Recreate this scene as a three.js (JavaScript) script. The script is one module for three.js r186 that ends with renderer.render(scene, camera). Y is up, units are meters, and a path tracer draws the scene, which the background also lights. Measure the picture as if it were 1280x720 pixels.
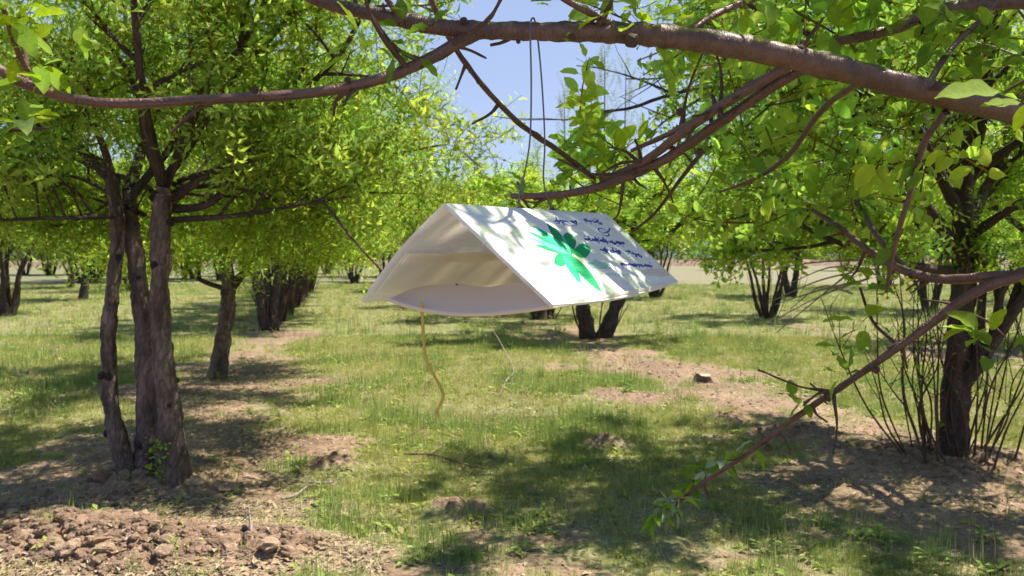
import * as THREE from 'three';
import { mergeGeometries } from 'three/addons/utils/BufferGeometryUtils.js';
import { ImprovedNoise } from 'three/addons/math/ImprovedNoise.js';

// ---------------------------------------------------------------- camera, sky, sun, exposure
const scene = new THREE.Scene();
const F = 960, PITCH = THREE.MathUtils.degToRad(2.5), EYE = new THREE.Vector3(0, 1.5, 0);
const camera = new THREE.PerspectiveCamera(2 * Math.atan(360 / F) * 180 / Math.PI, 1280 / 720, 0.05, 900);
camera.position.copy(EYE);
camera.rotation.x = -PITCH;
camera.focus = 1.0;
camera.userData.fStop = 15;
scene.add(camera);

const renderer = new THREE.WebGLRenderer({ antialias: true });
renderer.setSize(1280, 720);
renderer.toneMapping = THREE.LinearToneMapping;
renderer.toneMappingExposure = 2.25;
renderer.shadowMap.enabled = true;

{ // clear spring sky: pale near the horizon, soft blue above, thin high veil
  const W = 256, H = 128, d = new Float32Array(W * H * 4), nz = new ImprovedNoise();
  for (let y = 0; y < H; y++) for (let x = 0; x < W; x++) {
    const el = ((y + 0.5) / H - 0.5) * Math.PI, a = (x / W) * 2 * Math.PI;
    const t = Math.pow(Math.max(0, Math.sin(el)), 0.6);
    const c = Math.cos(el), v = 0.03 * nz.noise(3 * c * Math.cos(a), 3 * c * Math.sin(a), 5 * Math.sin(el));
    const i = (y * W + x) * 4;
    d[i] = 0.33 + (0.04 - 0.33) * t + v; d[i + 1] = 0.4 + (0.09 - 0.4) * t + v; d[i + 2] = 0.53 + (0.26 - 0.53) * t + v; d[i + 3] = 1;
  }
  const sky = new THREE.DataTexture(d, W, H, THREE.RGBAFormat, THREE.FloatType);
  sky.mapping = THREE.EquirectangularReflectionMapping; sky.magFilter = THREE.LinearFilter; sky.wrapS = THREE.RepeatWrapping; sky.needsUpdate = true;
  scene.background = sky; scene.environment = sky;
}
const SUN = new THREE.Vector3(0.62, 1.3, -0.55).normalize();
const sun = new THREE.DirectionalLight(new THREE.Color(1, 0.94, 0.83), 5);
sun.position.copy(SUN).multiplyScalar(60); sun.castShadow = true; sun.shadow.radius = 1;
sun.shadow.mapSize.set(4096, 4096);
Object.assign(sun.shadow.camera, { left: -40, right: 40, top: 40, bottom: -40, near: 1, far: 200 });
sun.target.position.set(0, 0, -15);
scene.add(sun, sun.target);

// ---------------------------------------------------------------- helpers
let seed = 1;
const rnd = () => { seed = (seed + 0x6d2b79f5) | 0; let t = Math.imul(seed ^ (seed >>> 15), 1 | seed); t = (t + Math.imul(t ^ (t >>> 7), 61 | t)) ^ t; return ((t ^ (t >>> 14)) >>> 0) / 4294967296; };
const rr = (a, b) => a + (b - a) * rnd();
const pick = (a) => a[Math.floor(rnd() * a.length)];
const noise = new ImprovedNoise();
const fbm = (x, y, z = 0, o = 4) => { let s = 0, a = 0.5, f = 1; for (let i = 0; i < o; i++) { s += a * noise.noise(x * f + 17.3 * i, y * f - 9.1 * i, z * f + 3.7); a *= 0.5; f *= 2.03; } return s; };
const sst = (a, b, x) => { const t = Math.min(1, Math.max(0, (x - a) / (b - a))); return t * t * (3 - 2 * t); };
const V = (x, y, z) => new THREE.Vector3(x, y, z);
const lerp = (a, b, t) => a + (b - a) * t;
const rdir = () => { const u = rr(-1, 1), a = rr(0, 2 * Math.PI), s = Math.sqrt(1 - u * u); return V(s * Math.cos(a), u, s * Math.sin(a)); };
// a place in the photograph (1280 x 720) at a given depth -> the point in the orchard
const px = (x, y, d) => { const X = (x - 640) / F * d, U = (360 - y) / F * d; return V(EYE.x + X, EYE.y + U * Math.cos(PITCH) - d * Math.sin(PITCH), EYE.z - U * Math.sin(PITCH) - d * Math.cos(PITCH)); };

const used = {};
const numbered = (n) => { const k = used[n] = (used[n] ?? -1) + 1; return k ? n + '_' + String(k).padStart(3, '0') : n; };
function tag(o, label, category, group, kind) {
  if (label) o.userData.label = label;
  if (category) o.userData.category = category;
  if (group) o.userData.group = group;
  if (kind) o.userData.kind = kind;
  return o;
}
const shadows = (m) => { m.castShadow = m.receiveShadow = true; return m; };
function group(name, p) { const g = new THREE.Group(); g.name = numbered(name); g.position.copy(p); scene.add(g); return g; }
function part(name, geo, mat, parent) {
  const m = shadows(new THREE.Mesh(geo, mat)); m.name = parent === scene ? numbered(name) : name; parent.add(m); return m;
}

// collects triangles for one mesh
class MB {
  constructor(o = V(0, 0, 0)) { this.o = o; this.p = []; this.n = []; this.u = []; this.c = []; this.i = []; }
  v(p, n, u, w, c) { this.p.push(p.x - this.o.x, p.y - this.o.y, p.z - this.o.z); this.n.push(n.x, n.y, n.z); this.u.push(u, w); this.c.push(c[0], c[1], c[2]); return this.p.length / 3 - 1; }
  tube(pts, rad, sides = 7, opt = {}) {
    const c = opt.c ?? [1, 1, 1], curve = new THREE.CatmullRomCurve3(pts, false, 'centripetal');
    const len = curve.getLength(), n = Math.max(2, Math.min(opt.seg ?? 400, Math.ceil(len / (opt.step ?? 0.08)))), k = rad.length - 1;
    let N = null, prevT = null, base = this.p.length / 3; const rough = opt.rough ?? 0.06, sd = rnd() * 50;
    for (let i = 0; i <= n; i++) {
      const t = i / n, P = curve.getPoint(t), T = curve.getTangent(t);
      if (!N) { N = Math.abs(T.y) < 0.9 ? V(0, 1, 0) : V(1, 0, 0); N.addScaledVector(T, -N.dot(T)).normalize(); }
      else { N.addScaledVector(T, -N.dot(T)).normalize(); }
      const B = V(0, 0, 0).crossVectors(T, N), f = t * k, a = Math.min(k - 1, Math.floor(f)), R = k ? lerp(rad[a], rad[a + 1], f - a) : rad[0];
      for (let j = 0; j <= sides; j++) {
        const th = (j % sides) / sides * 2 * Math.PI, q = R * (1 + rough * 2 * noise.noise(Math.cos(th) * 1.3 + sd, Math.sin(th) * 1.3, t * len / Math.max(R * 3, 0.03)) + rough * 0.9 * noise.noise(Math.cos(th) * 3.1 - sd, Math.sin(th) * 3.1, t * len / Math.max(R * 0.9, 0.012)));
        const nn = N.clone().multiplyScalar(Math.cos(th)).addScaledVector(B, Math.sin(th));
        let cc = c;
        if (opt.mottle) { const a = fbm(Math.cos(th) * 1.4 + sd, Math.sin(th) * 1.4, t * len * 7, 4), b = fbm(Math.cos(th) * 0.8 - sd, Math.sin(th) * 0.8, t * len * 2.2, 3), k = Math.max(0.3, 0.95 + opt.mottle * (1.5 * a + 1.1 * b)); cc = [k * 1.03, k, k * (0.97 + 0.15 * b)]; }
        this.v(P.clone().addScaledVector(nn, q), nn, j / sides * 2 * Math.PI * Math.max(R, 0.01), t * len, cc);
      }
    }
    for (let i = 0; i < n; i++) for (let j = 0; j < sides; j++) { const a = base + i * (sides + 1) + j, b = a + sides + 1; this.i.push(a, a + 1, b, a + 1, b + 1, b); }
    for (const [row, s] of [[0, -1], [n, 1]]) {
      const P = curve.getPoint(row / n), T = curve.getTangent(row / n).multiplyScalar(s), o = this.v(P, T, 0, 0, c), at = base + row * (sides + 1);
      for (let j = 0; j < sides; j++) s > 0 ? this.i.push(o, at + j, at + j + 1) : this.i.push(o, at + j + 1, at + j);
    }
    return this;
  }
  // a leaf from o along d, its upper face towards up; seg 0 is a folded lozenge of two faces
  leaf(o, d, up, L, W, seg, shape, c, fold = 0.3, curl = 0.25, stalk = 0) {
    const s = V(0, 0, 0).crossVectors(d, up).normalize(), U = V(0, 0, 0).crossVectors(s, d).normalize();
    if (stalk) {
      const e = o.clone().addScaledVector(d, stalk), w = Math.max(0.0007, L * 0.018), a = this.v(o.clone().addScaledVector(s, w), U, 0.5, 0, c), b = this.v(o.clone().addScaledVector(s, -w), U, 0.5, 0, c), f = this.v(e.clone().addScaledVector(s, -w), U, 0.5, 0.01, c), g = this.v(e.clone().addScaledVector(s, w), U, 0.5, 0.01, c);
      this.i.push(a, b, f, a, f, g); o = e;
    }
    const at = (t) => o.clone().addScaledVector(d, L * t * (1 - 0.25 * curl * t)).addScaledVector(U, -curl * L * t * t);
    if (!seg) {
      const m = at(0.45), a = this.v(o, U, 0.5, 0, c), l = this.v(m.clone().addScaledVector(s, -W).addScaledVector(U, fold * W), U, 0, 0.45, c), r = this.v(m.clone().addScaledVector(s, W).addScaledVector(U, fold * W), U, 1, 0.45, c), e = this.v(at(1), U, 0.5, 1, c);
      this.i.push(a, e, l, a, r, e); return this;
    }
    const rows = [];
    for (let i = 0; i <= seg; i++) {
      const t = i / seg, q = at(t), w = W * shape(t) * (1 + 0.06 * Math.sin(i * 2.7 + L * 900)), wav = 0.12 * W * Math.sin(i * 1.9 + W * 2000);
      const sl = s.clone().addScaledVector(U, -fold).normalize(), nl = U.clone().addScaledVector(s, 0.7 * fold).normalize(), nr = U.clone().addScaledVector(s, -0.7 * fold).normalize();
      rows.push([this.v(q.clone().addScaledVector(s, -w).addScaledVector(U, fold * w + wav), nl, 0.5 - 0.5 * shape(t), t, c), this.v(q, U, 0.5, t, c), this.v(q.clone().addScaledVector(s, w).addScaledVector(U, fold * w - wav), nr, 0.5 + 0.5 * shape(t), t, c)]);
    }
    for (let i = 0; i < seg; i++) { const [a, b, e] = rows[i], [f, g, h] = rows[i + 1]; this.i.push(a, b, g, a, g, f, b, e, h, b, h, g); }
    return this;
  }
  geo() {
    const g = new THREE.BufferGeometry();
    g.setAttribute('position', new THREE.Float32BufferAttribute(this.p, 3)); g.setAttribute('normal', new THREE.Float32BufferAttribute(this.n, 3));
    g.setAttribute('uv', new THREE.Float32BufferAttribute(this.u, 2)); g.setAttribute('color', new THREE.Float32BufferAttribute(this.c, 3)); g.setIndex(this.i);
    return g;
  }
}
const OVAL = (t) => Math.pow(Math.sin(Math.PI * Math.pow(t, 0.85)), 0.75), NARROW = (t) => Math.pow(Math.sin(Math.PI * Math.pow(t, 0.8)), 0.9);

// ---------------------------------------------------------------- textures and materials
function dataTex(w, h, fn, srgb, rx = 1, ry = rx) {
  const d = new Uint8Array(w * h * 4);
  for (let y = 0; y < h; y++) for (let x = 0; x < w; x++) { const c = fn(x / w, y / h), i = (y * w + x) * 4; for (let k = 0; k < 3; k++) d[i + k] = Math.max(0, Math.min(255, 255 * (c.length ? c[k] : c))); d[i + 3] = 255; }
  const t = new THREE.DataTexture(d, w, h, THREE.RGBAFormat); t.magFilter = THREE.LinearFilter; t.minFilter = THREE.LinearMipmapLinearFilter; t.generateMipmaps = true;
  t.wrapS = t.wrapT = THREE.RepeatWrapping; t.repeat.set(rx, ry); if (srgb) t.colorSpace = THREE.SRGBColorSpace; t.needsUpdate = true; return t;
}
// noise that repeats without a seam
const per = (u, v, fu, fv, o = 4, k = 0) => { const a = (x, y) => fbm(x * fu, y * fv, k, o), su = sst(0, 1, u), sv = sst(0, 1, v); return (a(u, v) * (1 - su) + a(u - 1, v) * su) * (1 - sv) + (a(u, v - 1) * (1 - su) + a(u - 1, v - 1) * su) * sv; };
const BARK_ROUGH = dataTex(512, 512, (u, v) => {
  const w = 0.25 * per(u, v, 5, 3, 3, 2), f = Math.abs(per(u, v, 14, 7, 3, 7) + 0.3 * w), pl = per(u, v, 16, 12, 4, 11), pat = per(u, v, 4, 3, 3, 5), cr = sst(0.0, 0.13, f), m = (0.58 + 0.42 * cr) * (0.8 + 0.7 * pl + 0.8 * pat);
  return [m, m * (0.95 + 0.1 * pat), m * (0.92 + 0.25 * pat)];
}, false, 2.2, 1.6), BARK_SMOOTH = dataTex(512, 512, (u, v) => {
  const lent = sst(0.14, 0.24, per(u, v, 14, 46, 2, 5)) * 0.55, st = per(u, v, 12, 60, 3, 4), b = per(u, v, 5, 6, 4, 9), sc = sst(0.18, 0.3, per(u, v, 9, 7, 3, 21)), m = (0.7 + 0.7 * b + 0.4 * st + lent) * (1 - 0.45 * sc);
  return [m, m * (0.96 + 0.15 * b + 0.12 * lent), m * (0.94 + 0.25 * b + 0.2 * lent)];
}, false, 8, 6);
const bark = (c, map, bs) => new THREE.MeshStandardMaterial({ color: new THREE.Color().setRGB(...c), map, bumpMap: map, bumpScale: bs, roughness: 0.9, vertexColors: true });
const M = {
  barkDark: bark([0.085, 0.06, 0.05], BARK_ROUGH, 0.012),
  barkGrey: bark([0.17, 0.125, 0.105], BARK_ROUGH, 0.012),
  barkNear: bark([0.15, 0.078, 0.06], BARK_SMOOTH, 0.004),
  barkTwig: bark([0.11, 0.06, 0.042], BARK_SMOOTH, 0.0008),
  dead: bark([0.32, 0.27, 0.225], BARK_SMOOTH, 0.001),
};
M.barkNear.roughness = 0.48;
const LEAF_MAP = dataTex(128, 256, (u, v) => {
  const x = Math.abs(u - 0.5) * 2, mid = Math.exp(-x * x * 900) + 0.0, q = v * 9 - x * 2.6, sv = Math.exp(-Math.pow((q - Math.round(q)) * 9, 2)) * (0.7 - 0.4 * x) * sst(0.02, 0.1, x);
  const b = 0.82 + 0.28 * fbm(u * 6, v * 9, 3) + 0.2 * sv + 0.45 * mid;
  return [b * (0.92 + 0.2 * sv + 0.3 * mid), b, b * (0.9 + 0.4 * mid)];
}, false);
LEAF_MAP.wrapS = LEAF_MAP.wrapT = THREE.ClampToEdgeWrapping;
const leafMat = (c, t, rough = 0.62, map = null) => new THREE.MeshPhysicalMaterial({ color: new THREE.Color().setRGB(...c), vertexColors: true, map, roughness: rough, transmission: t, thickness: 0, side: THREE.DoubleSide, specularIntensity: 0.1 });
M.almond = leafMat([0.4, 0.59, 0.1], 0.74, 0.8);
M.apple = leafMat([0.38, 0.58, 0.09], 0.74, 0.75);
M.wisp = leafMat([0.33, 0.42, 0.1], 0.55, 0.85);
M.leafYoung = leafMat([0.5, 0.64, 0.03], 0.6, 0.8, LEAF_MAP);
M.leafMid = leafMat([0.38, 0.55, 0.06], 0.64, 0.75, LEAF_MAP);
M.leafOld = leafMat([0.25, 0.39, 0.05], 0.55, 0.7, LEAF_MAP);
M.leafPale = leafMat([0.5, 0.55, 0.36], 0.4, 0.9, LEAF_MAP);
M.grass = leafMat([1, 1, 1], 0.35, 0.85);
M.litter = new THREE.MeshStandardMaterial({ vertexColors: true, roughness: 0.95, side: THREE.DoubleSide });

// ---------------------------------------------------------------- the lie of the land
const ROW = 5.46, SL = 0.24;
const rowDist = (x, z) => { const r = (x - SL * z + 1.12) / ROW; return Math.abs(r - Math.round(r)) * ROW; };
const MOUNDS = [[-2.25, -3.85, 0.6, 0.3, 0.085], [-1.75, -3.65, 0.5, 0.3, 0.075], [-1.2, -3.72, 0.34, 0.22, 0.06], [-2.9, -4.1, 0.5, 0.35, 0.05], [-0.28, -4.35, 0.28, 0.13, 0.07], [0.72, -5.85, 0.32, 0.16, 0.07], [2.25, -6.1, 0.5, 0.35, 0.07], [1.95, -6.75, 0.4, 0.4, 0.05], [-1.25, -5.3, 0.3, 0.2, 0.05], [-2.3, -4.9, 0.6, 0.6, 0.08], [3.07, -5.3, 0.8, 0.7, 0.08]];
const moundAt = (x, z) => { let s = 0; for (const [mx, mz, rx, rz, h] of MOUNDS) { const q = ((x - mx) / rx) ** 2 + ((z - mz) / rz) ** 2; if (q < 4) s += h * Math.exp(-1.6 * q); } return s; };
function clodNoise(x, z) { // rough, lumpy soil
  let s = 0, a = 1, f = 7;
  for (let k = 0; k < 3; k++) { s += a * (1 - 2 * Math.abs(noise.noise(x * f + k * 9, z * f, k * 5.5))); a *= 0.5; f *= 2.1; }
  return s / 1.75;
}
const soilness = (x, z) => { // 1 where the ground is bare
  const d = Math.hypot(x, z), rd = rowDist(x, z), m = moundAt(x, z);
  let s = 0.62 * (1 - sst(0.25, 1.25, rd + 0.5 * fbm(x * 0.9, z * 0.9, 2))) + 1.1 * sst(0.02, 0.06, m);
  s += 0.95 * sst(0.03, 0.3, fbm(x * 0.42, z * 0.75, 8.2, 4)) * (1 - 0.6 * sst(0.9, 1.7, rd) * sst(4.6, 5.6, -z));
  if (x < -0.9) s += 0.42 * sst(-0.8, -2.0, x + 0.12 * (z + 4)) * sst(7.5, 5, -z);
  s += 0.5 * sst(1.7, 0.7, Math.hypot((x - 2.95) * 0.95, z + 4.85));
  if (-z < 5.2) s += 0.3 * sst(5.4, 4.2, -z);
  s += 0.55 * fbm(x * 2.6, z * 2.6, 1.5, 3) + 0.4 * fbm(x * 9, z * 9, 2.5, 2);
  return Math.min(1, Math.max(0, s)) * (1 - 0.65 * sst(9, 22, d));
};
function H(x, z) {
  const d = Math.hypot(x, z), s = d < 16 ? soilness(x, z) : 0, m = moundAt(x, z);
  return 0.05 * fbm(x * 0.35, z * 0.35, 4) * sst(80, 20, d) + m + (d < 16 ? (0.012 + 0.03 * s + 0.9 * m) * clodNoise(x, z) * sst(16, 9, d) * 0.8 : 0);
}
const onGround = (x, z) => V(x, H(x, z), z);

{ // ---- ground: one sheet, fine near the camera
  const step = (a, b, fine, coarse) => { const r = []; for (let x = a; x < b; x += lerp(fine, coarse, 1)) r.push(x); return r; };
  const xs = [], zs = [];
  for (let x = 0; x < 420; x += x < 3.4 ? 0.03 : x < 12 ? 0.14 : x < 40 ? 0.9 : 14) { xs.push(x); if (x > 0) xs.unshift(-x); }
  for (let z = -14; z < 700; z += z < 2.6 ? 1.2 : z < 7.2 ? 0.028 : z < 16 ? 0.12 : z < 60 ? 0.8 : 14) zs.push(-z);
  const nx = xs.length, nz = zs.length, P = new Float32Array(nx * nz * 3), C = new Float32Array(nx * nz * 3), U = new Float32Array(nx * nz * 2), I = [];
  for (let j = 0; j < nz; j++) for (let i = 0; i < nx; i++) {
    const x = xs[i], z = zs[j], k = j * nx + i, d = Math.hypot(x, z);
    P[k * 3] = x; P[k * 3 + 1] = H(x, z); P[k * 3 + 2] = z; U[k * 2] = x; U[k * 2 + 1] = z;
    const s = soilness(x, z), b = 0.5 + 0.8 * fbm(x * 1.4, z * 1.4, 6, 3), damp = sst(0.05, 0.4, fbm(x * 0.8 + 40, z * 0.8, 3, 3));
    const soil = [lerp(0.22, 0.36, b) * (1 - 0.3 * damp), lerp(0.142, 0.24, b) * (1 - 0.33 * damp), lerp(0.09, 0.155, b) * (1 - 0.35 * damp)];
    const green = 0.5 + 0.9 * fbm(x * 0.6, z * 0.6, 12, 3), turf = [lerp(0.27, 0.18, green), lerp(0.25, 0.2, green), lerp(0.12, 0.065, green)];
    const field = x > -10 ? [0.23, 0.205, 0.125] : [0.18, 0.175, 0.09], ff = sst(34, 48, d - 0.1 * x) * (0.85 + 0.5 * fbm(x * 0.05, z * 0.12, 1, 3));
    const t = sst(0.3, 0.62, s);
    for (let c = 0; c < 3; c++) C[k * 3 + c] = lerp(lerp(turf[c], soil[c], t), field[c], Math.min(1, ff));
    if (i < nx - 1 && j < nz - 1) I.push(k, k + 1, k + nx, k + 1, k + nx + 1, k + nx);
  }
  const g = new THREE.BufferGeometry();
  g.setAttribute('position', new THREE.BufferAttribute(P, 3)); g.setAttribute('color', new THREE.BufferAttribute(C, 3)); g.setAttribute('uv', new THREE.BufferAttribute(U, 2)); g.setIndex(I); g.computeVertexNormals();
  const det = dataTex(1024, 1024, (u, v) => { const a = per(u, v, 6, 6, 4, 1), b = per(u, v, 34, 34, 4, 3), m = 0.82 + 0.4 * a + 0.75 * b; return [m, m * (0.99 + 0.06 * a), m * (0.97 + 0.12 * a)]; }, false, 0.62);
  const bmp = det.clone(); bmp.repeat.set(1.13, 1.13); bmp.needsUpdate = true;
  tag(part('ground', g, new THREE.MeshStandardMaterial({ vertexColors: true, map: det, bumpMap: bmp, bumpScale: 0.03, roughness: 0.97 }), scene), 'bare soil and short grass floor of the orchard', null, null, 'structure');
}

// ---------------------------------------------------------------- instanced stuff
const Q = new THREE.Quaternion(), S3 = new THREE.Vector3(), M4 = new THREE.Matrix4(), UPV = V(0, 1, 0);
function instanced(name, geo, mat, list, parent, o = V(0, 0, 0)) { // list: [position, quaternion, scale, [r, g, b]]
  const im = shadows(new THREE.InstancedMesh(geo, mat, list.length));
  list.forEach(([p, q, s, c], i) => { im.setMatrixAt(i, M4.compose(p.clone().sub(o), q, S3.setScalar(s))); im.setColorAt(i, new THREE.Color().setRGB(...c)); });
  im.name = parent === scene ? numbered(name) : name; im.userData.kind = 'stuff'; parent.add(im); return im;
}
{ // ---- grass, weeds, litter, crumbs of soil
  const tuft = (n, h, spread, w, lean) => { const m = new MB();
    for (let i = 0; i < n; i++) { const a = rr(0, 6.28), r = spread * Math.sqrt(rnd()), o = V(r * Math.cos(a), -0.005, r * Math.sin(a)), b = rr(0, 6.28), L = h * rr(0.5, 1.15), d = V(Math.cos(b) * lean * rr(0.3, 1.3), 1, Math.sin(b) * lean * rr(0.3, 1.3)).normalize(), sh = rr(0.75, 1.2);
      m.leaf(o, d, V(Math.cos(b), -0.2, Math.sin(b)).negate(), L, w * rr(0.7, 1.2), 2, (t) => 1 - t * 0.92, [sh, sh, sh], 0.1, -rr(0.1, 0.5)); }
    return m.geo(); };
  const weed = () => { const m = new MB(); for (let i = 0; i < 9; i++) { const a = rr(0, 6.28), e = rr(0.15, 1.1), d = V(Math.cos(a), e, Math.sin(a)).normalize(), sh = rr(0.8, 1.15); m.leaf(V(0, 0, 0), d, UPV, rr(0.03, 0.06), rr(0.008, 0.016), 2, OVAL, [sh, sh, sh * 0.9], 0.2, 0.4, 0.015); } return m.geo(); };
  seed = 11;
  const kinds = [['grass', [tuft(12, 0.075, 0.05, 0.0022, 0.5), tuft(16, 0.05, 0.06, 0.002, 0.8), tuft(9, 0.13, 0.05, 0.0026, 0.45)]], ['weeds', [weed(), weed()]]];
  const L = [[], [], [], [], []];
  const put = (n, x0, x1, z0, z1, big) => {
    for (let i = 0; i < n; i++) {
      const z = -Math.sqrt(lerp(z0 * z0, z1 * z1, rnd())), w = Math.min(-z * 0.75 + 1.6, x1), x = rr(-w, w), s = soilness(x, z), pat = fbm(x * 1.1, z * 1.1, 21, 3), g = 1 - sst(0.22, 0.66, s);
      if (rnd() > g * g * 0.95 + 0.03) continue;
      const lush = sst(-0.1, 0.3, pat), parched = sst(-0.05, 0.3, fbm(x * 0.55 + 7, z * 0.8, 33, 3) - 0.12 * (x > 0.5)), k = rnd() < 0.05 + 0.1 * lush ? 3 + (rnd() < 0.5 ? 1 : 0) : rnd() < 0.16 * lush ? 2 : rnd() < 0.5 ? 0 : 1;
      const y = rr(0, 1), dry = rnd() < 0.2 - 0.12 * lush + 0.45 * parched, c = dry ? [0.48, 0.42, 0.2] : [lerp(0.31, 0.45, y) * lerp(1, 0.74, lush), lerp(0.36, 0.46, y) * lerp(1, 0.9, lush), lerp(0.08, 0.13, y)];
      Q.setFromAxisAngle(UPV, rr(0, 6.28)); L[k].push([onGround(x, z), Q.clone(), rr(0.65, 1.25) * big * (0.75 + 0.5 * lush) * (1 - 0.3 * parched) * (k > 2 ? 1.2 : 1), c]);
    }
  };
  put(46000, 0, 7, 2.9, 7, 0.9); put(56000, 0, 12, 7, 14, 1.15); put(46000, 0, 30, 14, 38, 1.7);
  for (let i = 0; i < 420; i++) { const x = rr(-3.2, -0.5), z = rr(-4.9, -3.2); if (fbm(x * 2.5, z * 2.5, 41, 2) < 0.02) continue; Q.setFromAxisAngle(UPV, rr(0, 6.28)); L[pick([0, 1, 1, 3])].push([onGround(x, z), Q.clone(), rr(0.5, 1.1), [rr(0.28, 0.42), rr(0.36, 0.45), 0.1]]); }
  const stalk = new MB(); for (let i = 0; i < 4; i++) { const b = V(rr(-0.03, 0.03), 0, rr(-0.03, 0.03)), h = rr(0.1, 0.24); stalk.tube([b, b.clone().add(V(rr(-0.03, 0.03), h * 0.5, rr(-0.03, 0.03))), b.clone().add(V(rr(-0.1, 0.1), h, rr(-0.1, 0.1)))], [0.0016, 0.0009], 3, { step: 0.06 }); for (let j = 0; j < 3; j++) stalk.leaf(b.clone().add(V(0, h * rr(0.4, 0.9), 0)), V(rr(-1, 1), rr(0.3, 1), rr(-1, 1)).normalize(), UPV, 0.04, 0.004, 0, NARROW, [1, 1, 1]); }
  const SL2 = []; for (let i = 0; i < 1500; i++) { const z = -Math.sqrt(lerp(9, 400, rnd())), x = rr(-1, 1) * (-z * 0.72 + 1); if (fbm(x * 0.9, z * 0.9, 55, 3) < 0.0) continue; const y = rr(0.7, 1.1); Q.setFromAxisAngle(UPV, rr(0, 6.28)); SL2.push([onGround(x, z), Q.clone(), rr(0.6, 1.2), rnd() < 0.5 ? [0.45 * y, 0.37 * y, 0.2 * y] : [0.3 * y, 0.38 * y, 0.1 * y]]); }
  tag(instanced('dry_stalks', stalk.geo(), M.grass, SL2, scene), 'thin taller dry stalks standing among the short grass', 'dry stalks', null, 'stuff');
  const merged = [['grass', 'short spring grass in patches over the orchard floor', [0, 1, 2]], ['weeds', 'small broad leaved weeds scattered among the short grass', [3, 4]]];
  for (const [nm, lab, ks] of merged) ks.forEach((k) => { tag(instanced(nm, kinds[k < 3 ? 0 : 1][1][k < 3 ? k : k - 3], M.grass, L[k], scene), lab, nm, nm + ' on the orchard floor', 'stuff'); });
  // dry leaves and straw
  const lit = new MB(); lit.leaf(V(0, 0.004, 0), V(1, 0.1, 0).normalize(), UPV, 0.045, 0.011, 2, OVAL, [1, 1, 1], 0.35, 0.3);
  const straw = new MB().tube([V(-0.05, 0.004, 0), V(0, 0.009, 0.006), V(0.06, 0.004, 0)], [0.0012, 0.0008], 4, { step: 0.03 });
  const crumb = (s) => { const g = new THREE.IcosahedronGeometry(1, 3), p = g.attributes.position; for (let i = 0; i < p.count; i++) { const v = V(p.getX(i), p.getY(i), p.getZ(i)), k = (1 + 0.9 * fbm(v.x * 1.2 + s, v.y * 1.2, v.z * 1.2 + s, 4)) / Math.pow(Math.abs(v.x) ** 3 + Math.abs(v.y) ** 3 + Math.abs(v.z) ** 3, 0.22); p.setXYZ(i, v.x * k, v.y * k * 0.7, v.z * k); } g.computeVertexNormals(); return g; };
  const LL = [[], [], [], []];
  for (let i = 0; i < 48000; i++) {
    const inHeap = i % 3 === 0, z = inHeap ? rr(-4.5, -3.2) : -Math.sqrt(rr(8.5, 130)), x = inHeap ? rr(-3.1, -0.6) : rr(-1, 1) * (-z * 0.72 + 1), s = soilness(x, z), near = moundAt(x, z) > 0.03;
    const k = near ? (rnd() < 0.85 ? 2 + (i & 1) : 0) : rnd() < (x > 1 && z > -6.5 ? 0.75 : 0.45) ? 0 : rnd() < 0.6 ? 1 : 2 + (i & 1);
    if (k > 1 && rnd() > s * s) continue;
    const b = rr(0.75, 1.15), c = k === 0 ? [0.34 * b, 0.25 * b, 0.15 * b] : k === 1 ? [0.5 * b, 0.42 * b, 0.26 * b] : [0.32 * b, 0.21 * b, 0.135 * b];
    Q.setFromEuler(new THREE.Euler(rr(-0.25, 0.25), rr(0, 6.28), rr(-0.25, 0.25)));
    LL[k].push([onGround(x, z).add(V(0, 0.001, 0)), Q.clone(), k > 1 ? 0.005 + (near ? 0.022 : 0.016) * Math.pow(rnd(), 3) : rr(0.5, 1.2), c]);
  }
  const clodM = new THREE.MeshStandardMaterial({ roughness: 1, bumpMap: BARK_ROUGH, bumpScale: 0.006 });
  tag(instanced('leaf_litter', lit.geo(), M.litter, LL[0], scene), 'dry brown leaves littering the soil and grass', 'dry leaves', null, 'stuff');
  tag(instanced('straw', straw.geo(), M.litter, LL[1], scene), 'pale bits of dry straw lying in the grass', 'straw', null, 'stuff');
  tag(instanced('soil_crumbs', crumb(3), clodM, LL[2], scene), 'crumbs and small lumps of reddish soil on bare ground', 'soil crumbs', 'soil crumbs', 'stuff');
  tag(instanced('soil_crumbs', crumb(31), clodM, LL[3], scene), 'crumbs and small lumps of reddish soil on bare ground', 'soil crumbs', 'soil crumbs', 'stuff');
  // the dug heap: larger lumps, each one a piece
  seed = 77;
  const heap = group('soil_heap', onGround(-1.9, -3.9)); tag(heap, 'heap of dug reddish brown clods in front of the three trunked tree', null, null, 'structure');
  const G = [5, 9, 14, 22].map((s) => crumb(s)), soils = [[0.31, 0.205, 0.13], [0.26, 0.165, 0.105], [0.35, 0.24, 0.16]].map((c) => new THREE.MeshStandardMaterial({ color: new THREE.Color().setRGB(...c), roughness: 1, bumpMap: BARK_ROUGH, bumpScale: 0.006 }));
  for (let i = 0; i < 240; i++) {
    let x, z, t = 0; do { x = rr(-3.1, -0.75); z = rr(-4.75, -3.25); } while (moundAt(x, z) < rr(0.015, 0.1) && t++ < 60);
    const m = part('clod', pick(G), pick(soils), heap), r = 0.012 + 0.045 * Math.pow(rnd(), 3);
    m.position.copy(onGround(x, z)).add(V(0, r * 0.05, 0)).sub(heap.position); m.rotation.set(rr(-0.5, 0.5), rr(0, 6), rr(-0.5, 0.5)); m.scale.set(r * rr(0.8, 1.4), r * rr(0.7, 1.1), r * rr(0.8, 1.2));
  }
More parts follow.
